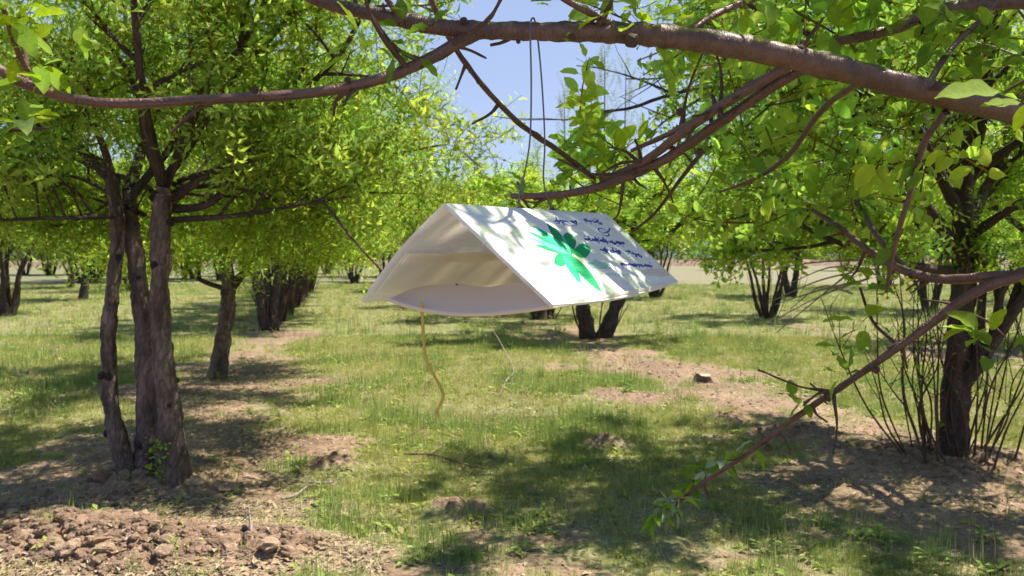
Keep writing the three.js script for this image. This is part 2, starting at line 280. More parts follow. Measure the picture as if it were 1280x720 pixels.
  const slab = part('clod', G[1], soils[2], heap); { const q = px(338, 700, 3.62); slab.position.copy(onGround(q.x, q.z)).add(V(0, 0.05, 0)).sub(heap.position); slab.scale.set(0.05, 0.03, 0.04); }
}

// ---------------------------------------------------------------- trees
function twigGeo(kind) {
  const m = new MB();
  const stemC = kind === 'wisp' ? [0.9, 0.6, 0.7] : [0.8, 0.42, 0.6];
  const [len, n, L, W, seg, sh, st] = { almond: [0.4, 20, 0.076, 0.0125, 2, NARROW, 0.012], almondFar: [0.42, 17, 0.085, 0.014, 0, NARROW, 0], apple: [0.24, 15, 0.058, 0.0165, 2, OVAL, 0.012], appleFar: [0.28, 15, 0.075, 0.022, 0, OVAL, 0], appleNear: [0.2, 13, 0.055, 0.0155, 5, OVAL, 0.016], wisp: [0.6, 26, 0.085, 0.012, 0, NARROW, 0] }[kind];
  const pts = [0, 0.33, 0.66, 1].map((t) => V(0.08 * len * Math.sin(t * 2.3), len * t, 0.12 * len * t * t)), cv = new THREE.CatmullRomCurve3(pts);
  m.tube(pts, [0.0028, 0.0012], seg > 4 ? 5 : 3, { step: len / 4, c: stemC });
  for (let i = 0; i < n; i++) {
    const t = kind === 'apple' || kind === 'appleNear' ? Math.pow((i + 0.5) / n, 0.7) : (i + 0.6) / n, a = i * 2.4 + rr(-0.5, 0.5), p = cv.getPoint(t), e = rr(0.15, 1.0);
    const d = V(Math.cos(a), e - 0.1, Math.sin(a)).normalize(), y = rr(0.72, 1.25), k = rr(0.65, 1.15) * (t > 0.9 ? 0.75 : 1);
    m.leaf(p, d, V(rr(-0.4, 0.4), 1, rr(-0.4, 0.4)), L * k, W * k, seg, sh, [y * rr(0.9, 1.15), y, y * rr(0.7, 1.1)], rr(0.1, 0.5), rr(0.05, 0.5), st);
  }
  return m.geo();
}
seed = 5;
const TWIG = {}; for (const k of ['almond', 'almondFar', 'apple', 'appleFar', 'appleNear', 'wisp']) TWIG[k] = [twigGeo(k), twigGeo(k)];

const bend = (d, ang, az) => { const a = Math.abs(d.y) < 0.95 ? V(0, 1, 0) : V(1, 0, 0), s = V(0, 0, 0).crossVectors(d, a).normalize(), t = V(0, 0, 0).crossVectors(s, d); return d.clone().multiplyScalar(Math.cos(ang)).addScaledVector(s, Math.sin(ang) * Math.cos(az)).addScaledVector(t, Math.sin(ang) * Math.sin(az)).normalize(); };
// a limb with its own side limbs; leafy twigs go on the thin ones
function limb(T, p, d, len, r, lv, cfg) {
  const n = Math.max(3, Math.ceil(len / 0.22)), pts = [p.clone()], dirs = [d.clone()]; let q = p.clone(), D = d.clone();
  for (let i = 0; i < n; i++) { D.addScaledVector(rdir(), cfg.wander ?? 0.2).addScaledVector(UPV, cfg.up[lv] ?? 0).normalize(); q = q.clone().addScaledVector(D, len / n); if (cfg.floor && q.y < cfg.floor) { q.y = cfg.floor; D.y = Math.abs(D.y); } pts.push(q); dirs.push(D.clone()); }
  limbOn(T, pts, dirs, r, r * 0.35, lv, cfg, len);
}
function limbOn(T, pts, dirs, r0, r1, lv, cfg, len) {
  if (r0 > 0.0035) T.wood.tube(pts, [r0, lerp(r0, r1, 0.6), r1], lv === 0 ? 9 : lv === 1 ? 6 : 4, { mottle: lv < 2 ? 0.6 : 0, step: T.far ? 0.4 : lv > 1 ? 0.15 : 0.09, rough: 0.1 });
  const n = pts.length - 1, at = (t) => { const f = Math.min(n - 1e-6, t * n), a = Math.floor(f); return [pts[a].clone().lerp(pts[a + 1], f - a), dirs[Math.min(a + 1, dirs.length - 1)]]; };
  if (lv < cfg.levels) { const kids = Math.round((cfg.kids[lv] ?? 4) * rr(0.8, 1.2)), az0 = rr(0, 6.28);
    for (let i = 0; i < kids; i++) { const t = lerp(cfg.from?.[lv] ?? 0.25, 1, (i + rnd()) / kids), [p, d] = at(t), dir = bend(d, rr(...(cfg.ang ?? [0.5, 1.0])), az0 + i * 2.4 + rr(-0.4, 0.4)); limb(T, p, dir, len * (cfg.ratio[lv] ?? 0.5) * rr(0.7, 1.2) * (1 - 0.35 * t), Math.min(lerp(r0, r1, t) * 0.7, r0 * 0.55), lv + 1, cfg); } }
  if (lv >= cfg.leafFrom) { const c = Math.ceil(len / cfg.gap * rr(0.8, 1.2));
    for (let i = 0; i <= c; i++) { const t = lv === cfg.leafFrom ? rr(0.2, 1) : i / c, [p, d] = at(t), dir = d.clone().multiplyScalar(0.5).add(rdir().multiplyScalar(0.9)).addScaledVector(UPV, cfg.twigUp ?? 0.25).normalize(); T.twigs.push([p, dir]); } }
}
function pathLimb(T, pts, r0, r1, lv, cfg) { const dirs = pts.map((p, i) => (i < pts.length - 1 ? pts[i + 1].clone().sub(p) : p.clone().sub(pts[i - 1])).normalize()); let len = 0; for (let i = 1; i < pts.length; i++) len += pts[i].distanceTo(pts[i - 1]); limbOn(T, pts, dirs, r0, r1, lv, cfg, len); }
function leaves(T, kind, mat, g, o, tone = [1, 1, 1], size = 1, keep = () => true) {
  const L = [[], []];
  for (const [p, d] of T.twigs) { if (!keep(p)) continue; const q = new THREE.Quaternion().setFromUnitVectors(UPV, d).multiply(new THREE.Quaternion().setFromAxisAngle(UPV, rr(0, 6.28))), y = rr(0.75, 1.2), w = rr(-0.12, 0.2);
    L[rnd() < 0.5 ? 0 : 1].push([p, q, size * rr(0.7, 1.2), [tone[0] * y * (1 + w), tone[1] * y, tone[2] * y * (1 - w)]]); }
  L.forEach((l, k) => { if (l.length) instanced('crown', TWIG[kind][k], mat, l, g, o); });
  return T.twigs.length;
}
const newT = (o, far) => ({ wood: new MB(o), twigs: [], far });
let total = 0;

// ---- the three-trunked tree on the left
{
  seed = 101; const d = 4.9, o = px(190, 612, d); o.y = H(o.x, o.z);
  const g = group('three_trunked_tree', o), T = newT(o), P = (l) => l.map(([x, y, k]) => px(x, y, k ?? d));
  const stems = [[[[172, 622, 4.85], [158, 585, 4.85], [141, 520, 4.86], [136, 440, 4.9], [140, 370, 4.92], [148, 280, 4.95], [140, 225, 5]], 0.052, 0.044], [[[190, 622, 4.9], [187, 540, 4.95], [183, 450, 4.98], [176, 370, 5], [165, 290, 5.05], [160, 240, 5.1]], 0.07, 0.042], [[[218, 618, 4.75], [213, 540, 4.78], [205, 460, 4.8], [200, 390, 4.8], [201, 320, 4.8], [203, 250, 4.8], [206, 235, 4.8]], 0.07, 0.047]];
  for (const [l, r0, r1] of stems) { const m = new MB(o), p = P(l); p[0].y = H(p[0].x, p[0].z) - 0.06; m.tube(p, [r0 * 1.35, r0 * 1.02, r0 * 0.86, r0 * 0.76, r1], 20, { step: 0.02, rough: 0.2, mottle: 0.9 }); const tr = part('trunk', m.geo(), M.barkGrey, g), cv = new THREE.CatmullRomCurve3(p); for (let i = 0; i < 7; i++) { const t = rr(0.12, 0.95), s = rr(0.014, 0.03), gk = new THREE.IcosahedronGeometry(s, 3), q = gk.attributes.position; gk.setAttribute('color', new THREE.Float32BufferAttribute(new Float32Array(q.count * 3).fill(0.75), 3)); for (let k = 0; k < q.count; k++) { const w = 1 + 0.9 * fbm(q.getX(k) * 40, q.getY(k) * 40, q.getZ(k) * 40 + i * 3, 3); q.setXYZ(k, q.getX(k) * w, q.getY(k) * w, q.getZ(k) * w); } gk.computeVertexNormals(); const kn = part('knot', gk, M.barkDark, tr), a = rr(-2.6, 2.6); kn.position.copy(cv.getPoint(t)).add(V(Math.sin(a) * r0 * 0.85, 0, Math.cos(a) * r0 * 0.85)).sub(o); } }
  const cfg = { levels: 3, kids: [6, 6, 4], ratio: [0.55, 0.5, 0.5], up: [0.05, 0.04, 0.02, 0], leafFrom: 2, gap: 0.078, ang: [0.5, 1.1], wander: 0.18, twigUp: 0.05, floor: 1.9 };
  for (const [l, r0, r1] of [
    [[[203, 252], [245, 228], [310, 185], [365, 128], [430, 60, 4.7], [470, -20, 4.6]], 0.036, 0.014], [[[205, 262], [260, 255], [300, 213], [330, 150, 5.2], [380, 60, 5.5], [420, -20, 5.7]], 0.03, 0.012], [[[206, 275], [290, 270], [380, 255], [470, 240, 4.9]], 0.022, 0.008],
    [[[150, 280], [130, 185, 4.8], [95, 120, 4.6], [50, 40, 4.3]], 0.032, 0.012], [[[162, 250], [232, 150, 5.1], [238, 60, 5.2], [235, -60, 5.2]], 0.028, 0.011], [[[150, 270], [90, 272, 4.6], [0, 275, 4.3]], 0.02, 0.008], [[[203, 240], [265, 100, 4.7], [300, 60, 4.6], [345, -30, 4.5]], 0.032, 0.012], [[[140, 225, 5], [60, 150, 5.5], [-40, 80, 6]], 0.04, 0.014], [[[205, 240], [180, 130, 4.4], [170, 30, 4.1], [160, -80, 3.9]], 0.04, 0.014], [[[160, 240, 5.1], [200, 130, 5.8], [260, 40, 6.4]], 0.04, 0.014]])
    pathLimb(T, P(l), r0, r1, 1, cfg);
  for (let i = 0; i < 2; i++) { const a = i * 2.6 + 3.4; limb(T, P([[203, 225]])[0], V(Math.cos(a) * 0.6, 1, Math.sin(a) * 0.6).normalize(), 1.9, 0.03, 1, cfg); }
  for (let i = 0; i < 9; i++) { const a = 3.3 + i * 0.33; limb(T, P([[190, 262]])[0].add(V(Math.cos(a) * 0.15, rr(-0.05, 0.25), Math.sin(a) * 0.15)), V(Math.cos(a), rr(0.15, 0.4), Math.sin(a)).normalize(), rr(1.6, 2.3), 0.018, 1, { ...cfg, up: [0, 0.0, -0.02, -0.03], twigUp: -0.15, gap: 0.045, floor: 1.7 }); }
  for (const [l, r0, r1] of [[[[395, 246, 4.8], [412, 262, 4.6], [440, 298, 4.5], [478, 339, 4.4]], 0.011, 0.006]]) part('thin_branch', new MB(o).tube(P(l), [r0, r1], 6, { step: 0.05, rough: 0.15 }).geo(), M.barkTwig, g);
  part('limbs', T.wood.geo(), M.barkDark, g).userData.kind = 'stuff';
  T.twigs = T.twigs.filter(([p]) => !(p.z > o.z - 0.15 && p.y < 2.0 && Math.abs(p.x * (4.9 / -p.z) - o.x) < 0.75) && !(p.y < 2.0 && p.z > o.z + 0.5) && !(p.x > o.x + 1.3 && rnd() < 0.45));
  total += leaves(T, 'almond', M.almond, g, o);
  const sh = new MB(o); // leafy shoot at the foot
  for (let i = 0; i < 60; i++) { const q = px(rr(182, 204), 0, 4.62), b = onGround(q.x, -4.62); sh.leaf(b.add(V(rr(-0.05, 0.05), rr(0, 0.28), rr(-0.04, 0.04))), rdir(), UPV, 0.035, 0.012, 2, OVAL, [rr(0.9, 1.4), rr(1, 1.4), 0.8], 0.2, 0.2); }
  part('foot_leaves', sh.geo(), M.almond, g).userData.kind = 'stuff';
  tag(g, 'leafy tree with three rough grey trunks rising from one base', 'tree');
}
// ---- the leaning fork-trunked tree behind it
{
  seed = 202; const d = 9.2, o = px(272, 475, d); o.y = H(o.x, o.z);
  const g = group('leaning_tree', o), T = newT(o), P = (l) => l.map(([x, y, k]) => px(x, y, k ?? d));
  const m = new MB(o), p = P([[270, 478], [277, 430], [284, 385], [286, 358], [280, 310], [276, 270]]); p[0].y = o.y - 0.05; m.tube(p, [0.11, 0.085, 0.082, 0.07, 0.05], 11, { step: 0.03, rough: 0.2, mottle: 0.9 }); part('trunk', m.geo(), M.barkGrey, g);
  const cfg = { levels: 3, kids: [6, 6, 4], ratio: [0.5, 0.5, 0.5], up: [0.05, 0.05, 0.02, 0], leafFrom: 2, gap: 0.065, ang: [0.5, 1.1], wander: 0.18, twigUp: 0.05, floor: 1.55 };
  for (const [l, r0, r1] of [[[[286, 362], [255, 352], [232, 338, 9], [215, 320, 8.9], [205, 290, 8.8]], 0.035, 0.012], [[[287, 362], [306, 338], [316, 300], [340, 240, 9], [390, 150, 8.8]], 0.06, 0.02], [[[278, 280], [290, 200], [330, 110, 9.4]], 0.05, 0.02], [[[276, 275], [230, 200, 9.6], [190, 120, 10]], 0.05, 0.02], [[[280, 290], [330, 230, 8.6], [420, 180, 8.2], [480, 165, 8]], 0.04, 0.014], [[[278, 280], [300, 170, 10], [330, 80, 10.8]], 0.05, 0.02], [[[300, 330], [370, 260, 9.6], [450, 200, 10]], 0.04, 0.015]]) pathLimb(T, P(l), r0, r1, 1, cfg);
  for (let i = 0; i < 7; i++) { const a = i * 0.9; limb(T, P([[280, 320]])[0], V(Math.cos(a), rr(0.15, 0.4), Math.sin(a)).normalize(), rr(1.4, 2), 0.018, 1, { ...cfg, up: [0, 0, -0.02, -0.03], twigUp: -0.15, gap: 0.07, floor: 1.45 }); }
  part('limbs', T.wood.geo(), M.barkDark, g).userData.kind = 'stuff';
  T.twigs = T.twigs.filter(([p]) => p.x < -0.075 * -p.z + rr(-0.3, 0.1));
  total += leaves(T, 'almond', M.almond, g, o, [1.1, 1.08, 1], 1.15);
  tag(g, 'tree with one leaning trunk forking low, behind the three trunked tree', 'tree');
}
// ---- the tree on the right with upright shoots round its foot
{
  seed = 303; const d = 5.3, o = px(1192, 592, d); o.y = H(o.x, o.z);
  const g = group('dark_trunk_tree', o), T = newT(o), P = (l) => l.map(([x, y, k]) => px(x, y, k ?? d));
  const m = new MB(o), p = P([[1186, 600], [1192, 540], [1196, 470], [1203, 390], [1205, 310], [1206, 230], [1216, 150]]); p[0].y = o.y - 0.06; m.tube(p, [0.125, 0.086, 0.08, 0.075, 0.062, 0.045], 14, { step: 0.025, rough: 0.16, mottle: 0.7 }); part('trunk', m.geo(), M.barkDark, g);
  const cfg = { levels: 3, kids: [6, 6, 4], ratio: [0.5, 0.5, 0.5], up: [0.02, 0.02, 0.0, 0], leafFrom: 2, gap: 0.05, ang: [0.5, 1.1], wander: 0.2, twigUp: 0.0, floor: 1.38 };
  for (const [l, r0, r1] of [[[[1199, 482], [1225, 450, 5.2], [1262, 395, 5.1], [1310, 320, 5]], 0.07, 0.03], [[[1204, 330], [1160, 260, 5.1], [1090, 190, 4.9], [1030, 130, 4.8]], 0.05, 0.016], [[[1205, 300], [1240, 220, 5.5], [1300, 130, 5.6]], 0.05, 0.018], [[[1205, 260], [1185, 150, 5.6], [1150, 40, 5.9]], 0.05, 0.016], [[[1204, 340], [1130, 330, 4.9], [1040, 300, 4.6], [960, 262, 4.4]], 0.035, 0.01], [[[1205, 310], [1120, 240, 5.8], [1020, 190, 6.3], [930, 170, 6.6]], 0.045, 0.014], [[[1206, 240], [1230, 100, 4.8], [1260, -40, 4.5]], 0.045, 0.016], [[[1205, 280], [1130, 120, 5], [1080, -20, 5]], 0.045, 0.016], [[[1205, 320], [1150, 300, 6], [1090, 260, 6.6]], 0.04, 0.014], [[[1205, 300], [1300, 240, 4.7], [1400, 200, 4.3]], 0.04, 0.014]]) pathLimb(T, P(l), r0, r1, 1, cfg);
  for (let i = 0; i < 4; i++) limb(T, P([[1206, 215]])[0], V(-1, rr(0.45, 0.75), rr(-0.45, 0.35)).normalize(), rr(2.4, 3.0), 0.03, 1, { ...cfg, gap: 0.04 });
  for (let i = 0; i < 8; i++) { const a = i * 0.8 + 2.2; limb(T, P([[1206, 230]])[0], V(Math.cos(a), rr(0.5, 0.9), Math.sin(a)).normalize(), rr(1.9, 2.6), 0.03, 1, cfg); }
  part('limbs', T.wood.geo(), M.barkDark, g).userData.kind = 'stuff';
  T.twigs = T.twigs.filter(([p]) => p.x > 0.21 * -p.z + rr(-0.1, 0.25)); // its crown ends at the lane
  total += leaves(T, 'apple', M.apple, g, o, [1, 1, 1], 0.95);
  for (let i = 0; i < 36; i++) { // upright shoots
    const s = new MB(o), a = rr(0, 6.28), r = rr(0.1, 0.42), x = o.x + r * Math.cos(a) * 1.1 - 0.05, z = o.z + r * Math.sin(a) * 0.7, b = onGround(x, z), h = rr(0.7, 1.5), lx = (x - o.x) * rr(0.5, 1.5) + rr(-0.1, 0.1), pts = [b.clone().add(V(0, -0.03, 0)), b.clone().add(V(lx * 0.5 + rr(-0.04, 0.04), h * 0.3, rr(-0.05, 0.05))), b.clone().add(V(lx * 0.9 + rr(-0.05, 0.05), h * 0.65, rr(-0.1, 0.1))), b.clone().add(V(lx * 1.1 + rr(-0.1, 0.1), h, rr(-0.15, 0.15)))];
    for (const p of pts.slice(1)) p.add(V(rr(-0.06, 0.06), rr(-0.04, 0.04), rr(-0.05, 0.05)));
    s.tube(pts, [rr(0.005, 0.011), 0.006, 0.0025], 5, { step: 0.05, rough: 0.16 });
    for (let j = 0; j < 3; j++) if (rnd() < 0.6) { const k = pts[1].clone().lerp(pts[3], rr(0, 0.8)); s.tube([k, k.clone().add(V(rr(-0.12, 0.12), rr(0.05, 0.14), rr(-0.06, 0.06))), k.clone().add(V(rr(-0.2, 0.2), rr(0.15, 0.3), rr(-0.1, 0.1)))], [0.0035, 0.0018], 4, { step: 0.06 }); }
    if (rnd() < 0.6) { const k = pts[2]; s.tube([k, k.clone().add(V(rr(-0.2, 0.2), rr(0.15, 0.35), rr(-0.1, 0.1)))], [0.004, 0.002], 4, { step: 0.08 }); }
    const sm = part('shoot', s.geo(), M.barkTwig, g);
    const lf = new MB(o), cv = new THREE.CatmullRomCurve3(pts); for (let k = 0; k < 7; k++) lf.leaf(cv.getPoint(rr(0.35, 1)), rdir(), UPV, 0.045, 0.014, 2, OVAL, [rr(0.9, 1.3), 1.1, 0.8], 0.2, 0.2, 0.01);
    part('leaves', lf.geo(), M.apple, sm).userData.kind = 'stuff';
  }
  for (let i = 0; i < 7; i++) { // bare pale twig ends drooping on the lane side
    const a = px(1080 + rr(-20, 20), 330 + rr(-20, 40), 4.9), b = px(950 + rr(0, 60), 345 + i * 12 + rr(-10, 10), 4.7), mid = a.clone().lerp(b, 0.5).add(V(0, rr(0, 0.1), 0)); part('bare_twig', new MB(o).tube([a, mid, b], [0.008, 0.005, 0.0025], 5, { step: 0.08, rough: 0.2 }).geo(), M.dead, g);
  }
  tag(g, 'dark single trunk tree with a thicket of upright shoots round its foot', 'tree');
}

// ---- orchard trees farther off: four kinds, then copies
function orchardTree(kind, s) {
  seed = s; const o = V(0, 0, 0), g = new THREE.Group(), T = newT(o, true);
  const k = { fork: { stems: 2, lean: 0.28, h: 1.5, r: 0.1, spread: 0.75 }, vase: { stems: 7, lean: 0.35, h: 1.5, r: 0.045, spread: 0.5 }, bushy: { stems: 5, lean: 0.4, h: 0.9, r: 0.05, spread: 0.9, floor: 0.4 }, clump: { stems: 4, lean: 0.25, h: 1.4, r: 0.075, spread: 0.7 }, single: { stems: 1, lean: 0.1, h: 1.3, r: 0.12, spread: 0.9 } }[kind];
  const cfg = { levels: 3, kids: [6, 5, 4], ratio: [0.6, 0.5, 0.5], up: [0.06, 0.07, 0.02, 0], leafFrom: 2, gap: 0.085, ang: [0.5, 1.15], wander: 0.2, twigUp: 0.0, floor: k.floor ?? 1.1 };
  for (let i = 0; i < k.stems; i++) {
    const a = i / k.stems * 6.28 + rr(-0.4, 0.4), l = k.lean * rr(0.6, 1.3), pts = [0, 0.35, 0.7, 1].map((t) => V(Math.cos(a) * (0.08 + l * k.h * t) * (k.stems > 1 ? 1 : 0.6) + rr(-0.05, 0.05), -0.08 + t * (k.h + 0.08), Math.sin(a) * (0.08 + l * k.h * t) + rr(-0.05, 0.05)));
    part('trunk', new MB().tube(pts, [k.r * 1.35, k.r, k.r * 0.8, k.r * 0.7], 9, { step: 0.08, rough: 0.2, mottle: 0.8 }).geo(), M.barkDark, g);
    const nb = Math.max(2, Math.round(8 / k.stems));
    for (let j = 0; j < nb; j++) { const b = k.stems > 2 ? a + rr(-0.9, 0.9) : a + j * 6.28 / nb + rr(-0.3, 0.3), e = rr(0.5, 1.4); limb(T, pts[3], V(Math.cos(b) * k.spread, e * 0.8, Math.sin(b) * k.spread).normalize(), rr(1.6, 2.4), k.r * 0.6, 1, cfg); }
  }
  if (kind !== 'single') for (let i = 0; i < 9; i++) { const a = rr(0, 6.28), r = rr(0.05, 0.3), h = rr(0.6, 1.3); part('shoot', new MB().tube([V(r * Math.cos(a), -0.03, r * Math.sin(a)), V(r * 1.6 * Math.cos(a) + rr(-0.05, 0.05), h * 0.5, r * 1.6 * Math.sin(a)), V(r * 2.2 * Math.cos(a), h, r * 2.2 * Math.sin(a))], [0.012, 0.006], 4, { step: 0.2 }).geo(), M.barkTwig, g); }
  part('limbs', T.wood.geo(), M.barkDark, g).userData.kind = 'stuff';
  total += leaves(T, kind === 'vase' || kind === 'fork' ? 'appleFar' : 'almondFar', kind === 'vase' || kind === 'fork' ? M.apple : M.almond, g, o, [1.15, 1.08, 1.1], 1.2);
  return g;
}
const PROTO = { fork: orchardTree('fork', 41), vase: orchardTree('vase', 42), clump: orchardTree('clump', 43), single: orchardTree('single', 44), bushy: orchardTree('bushy', 45) }, placed = {};
function orchard(kind, x, d, turn, sc, label, grp) {
  const g = placed[kind] ? PROTO[kind].clone() : PROTO[kind]; placed[kind] = 1;
  g.name = numbered('orchard_tree'); g.position.set(x, H(x, -d), -d); g.rotation.y = turn; g.scale.setScalar(sc); scene.add(g);
  tag(g, label, 'tree', grp); return g;
}
seed = 500;
const NTH = ['first', 'second', 'third', 'fourth', 'fifth', 'sixth', 'seventh', 'eighth'];
orchard('fork', 1.48, 13.6, 0.5, 0.86, 'tree with a dark V shaped trunk seen just below the white trap', 'orchard trees in rows').scale.set(1.25, 0.84, 1.3);
orchard('clump', 0.68, 17.8, 1.9, 0.8, 'tree whose dark low trunk shows under the middle of the trap', 'orchard trees in rows').scale.set(1.2, 0.8, 1.2);
orchard('vase', 6.0, 18, 2.2, 0.9, 'vase shaped bushy tree of many thin stems beside the open field', 'orchard trees in rows');
orchard('vase', 4.95, 26.5, 4.1, 1.0, 'small tree standing just past the right corner of the trap', 'orchard trees in rows');
orchard('clump', -4.85, 15.2, 0.3, 1.1, 'many stemmed tree next behind the leaning tree in its row', 'orchard trees in rows');
[['vase', -5.25, 17.2], ['clump', -5.7, 19.3], ['vase', -6.2, 21.6], ['clump', -6.7, 24], ['clump', -7.3, 26.8], ['vase', -8.0, 30], ['clump', -9.0, 34]].forEach(([k, x, d], i) => orchard(k, x, d, rr(0, 6), rr(0.95, 1.15), `many stemmed tree, ${NTH[i + 1]} one behind the leaning tree in its row`, 'orchard trees in rows'));
[['clump', -12.3, 18.7], ['single', -14, 25], ['clump', -15.4, 31], ['fork', -16.8, 37], ['single', -18.3, 43]].forEach(([k, x, d], i) => orchard(k, x, d, rr(0, 6), rr(0.9, 1.1), `distant tree, ${NTH[i]} from the camera in the far left row beyond the three trunks`, 'orchard trees in rows'));
[['single', -19.5, 34], ['fork', -22.4, 40], ['single', -23.8, 46]].forEach(([k, x, d], i) => orchard(k, x, d, rr(0, 6), rr(0.9, 1.1), `faint tree, ${NTH[i]} from the camera in the outermost left row`, 'orchard trees in rows'));
const ORD = ['first', 'second', 'third', 'fourth', 'fifth', 'sixth', 'seventh', 'eighth', 'ninth', 'tenth', 'eleventh', 'twelfth', 'thirteenth', 'fourteenth', 'fifteenth', 'sixteenth'];
seed = 620;
for (let i = 0; i < 16; i++) { const d = rr(40, 60), x = lerp(-0.66, -0.08, (i + rr(0.1, 0.8)) / 16) * d; orchard(pick(['bushy', 'bushy', 'bushy', 'vase']), x, d, rr(0, 6), rr(1.2, 1.7), `small far off tree beyond the rows, ${ORD[i]} counted from the left edge`, 'far off orchard trees'); }
for (let i = 0; i < 3; i++) { const d = rr(60, 80), x = lerp(0.28, 0.7, (i + rr(0, 0.9)) / 3) * d; orchard(pick(['bushy', 'bushy', 'vase']), x, d, rr(0, 6), rr(1.0, 1.4), `small tree at the far side of the open field, ${ORD[i]} counted from the trap`, 'far field trees'); }
[['clump', -0.6, 22], ['fork', -1.7, 26.5], ['vase', -2.9, 31.5]].forEach(([k, x, d], i) => orchard(k, x, d, rr(0, 6), rr(0.95, 1.15), `tree half hidden behind the white trap, ${NTH[i]} past the dark trunk`, 'orchard trees in rows'));
[['fork', 8.6, 12.5], ['vase', 11.2, 20.5], ['fork', 9.8, 27], ['clump', 16, 24], ['vase', 16, 33]].forEach(([k, x, d], i) => orchard(k, x, d, rr(0, 6), rr(1.0, 1.2), `leafy tree seen past the dark single trunk, ${NTH[i]} from the camera`, 'orchard trees in rows'));

// ---- slender poplars and the far tree line
function poplar(s, h) {
  seed = s; const g = new THREE.Group(), T = newT(V(0, 0, 0), true);
  part('trunk', new MB().tube([V(0, -0.1, 0), V(0.05, h * 0.4, 0), V(0, h * 0.98, 0.05)], [0.09, 0.05, 0.01], 6, { step: 0.5 }).geo(), M.barkGrey, g);
  for (let i = 0; i < h * 9; i++) { const t = Math.pow(rnd(), 0.8), y = lerp(0.8, h, t), a = rr(0, 6.28), w = lerp(0.75, 0.14, t) * rr(0.2, 1); T.twigs.push([V(Math.cos(a) * w, y, Math.sin(a) * w), V(Math.cos(a) * 0.35, 1, Math.sin(a) * 0.35).normalize()]); }
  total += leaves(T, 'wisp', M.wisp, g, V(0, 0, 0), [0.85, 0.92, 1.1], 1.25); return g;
}
{
  const protos = [poplar(61, 9), poplar(62, 7.5)], seen = [0, 0]; seed = 64;
  [[706, 30, 0, 0.88, 'slender poplar behind the wires, leftmost of the thin upright ones'], [738, 31, 1, 1.15, 'slender poplar right beside the wires, sparse and upright'], [756, 30, 0, 1.06, 'tallest slender poplar against the blue gap of sky'], [779, 32, 1, 1.22, 'thin sparse poplar beside the tallest one, on its field side'], [800, 33, 1, 0.95, 'short slender poplar at the field side end of its line'], [672, 33, 1, 0.85, 'short slender poplar left of the wires over the trap']].forEach(([x, d, k, s, lab]) => {
    const g = seen[k]++ ? protos[k].clone() : protos[k], q = px(x, 330, d); g.name = numbered('poplar_tree'); g.position.set(q.x, 0, q.z); g.scale.set(s, s, s); g.rotation.y = rr(0, 6); scene.add(g); tag(g, lab, 'tree', 'slender poplars');
  });
  seed = 65; const tw = [];
  for (let i = 0; i < 18000; i++) { const x = rr(-110, 110), z = -106 + rr(-5, 5) - 0.06 * x, top = 9 * (0.62 + 0.7 * fbm(x * 0.1, 2, 5, 3)), y = rnd() * top + 0.1; tw.push([V(x, y, z), rdir().add(V(0, 0.7, 0)).normalize()]); }
  const w = { twigs: tw }, holder = new THREE.Group(), L = [];
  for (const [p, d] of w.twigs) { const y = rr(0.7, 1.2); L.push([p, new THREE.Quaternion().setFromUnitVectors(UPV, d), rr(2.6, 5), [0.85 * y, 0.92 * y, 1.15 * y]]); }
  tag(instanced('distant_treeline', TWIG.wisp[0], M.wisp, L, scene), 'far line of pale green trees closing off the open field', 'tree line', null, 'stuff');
  const b = new MB(); const nx = 120; // low earth bank at the far side of the field
  for (let i = 0; i <= nx; i++) { const x = lerp(-130, 130, i / nx), z = -100 - 0.06 * x, h = 0.8 + 0.6 * fbm(x * 0.2, 1, 3, 3); for (const [dz, y] of [[2.2, -0.1], [1.2, h * 0.7], [0, h], [-2, -0.1]]) b.v(V(x, y, z + dz), V(0, 0.7, 0.7), x * 0.3, y, [1, 1, 1]); }
  for (let i = 0; i < nx; i++) for (let j = 0; j < 3; j++) { const a = i * 4 + j; b.i.push(a, a + 4, a + 1, a + 1, a + 4, a + 5); }
  const bg = b.geo(); bg.computeVertexNormals();
  tag(part('earth_bank', bg, new THREE.MeshStandardMaterial({ color: new THREE.Color().setRGB(0.26, 0.19, 0.14), roughness: 1, map: BARK_ROUGH, side: THREE.DoubleSide }), scene), 'low pinkish earth bank along the far side of the open field', null, null, 'structure');
}

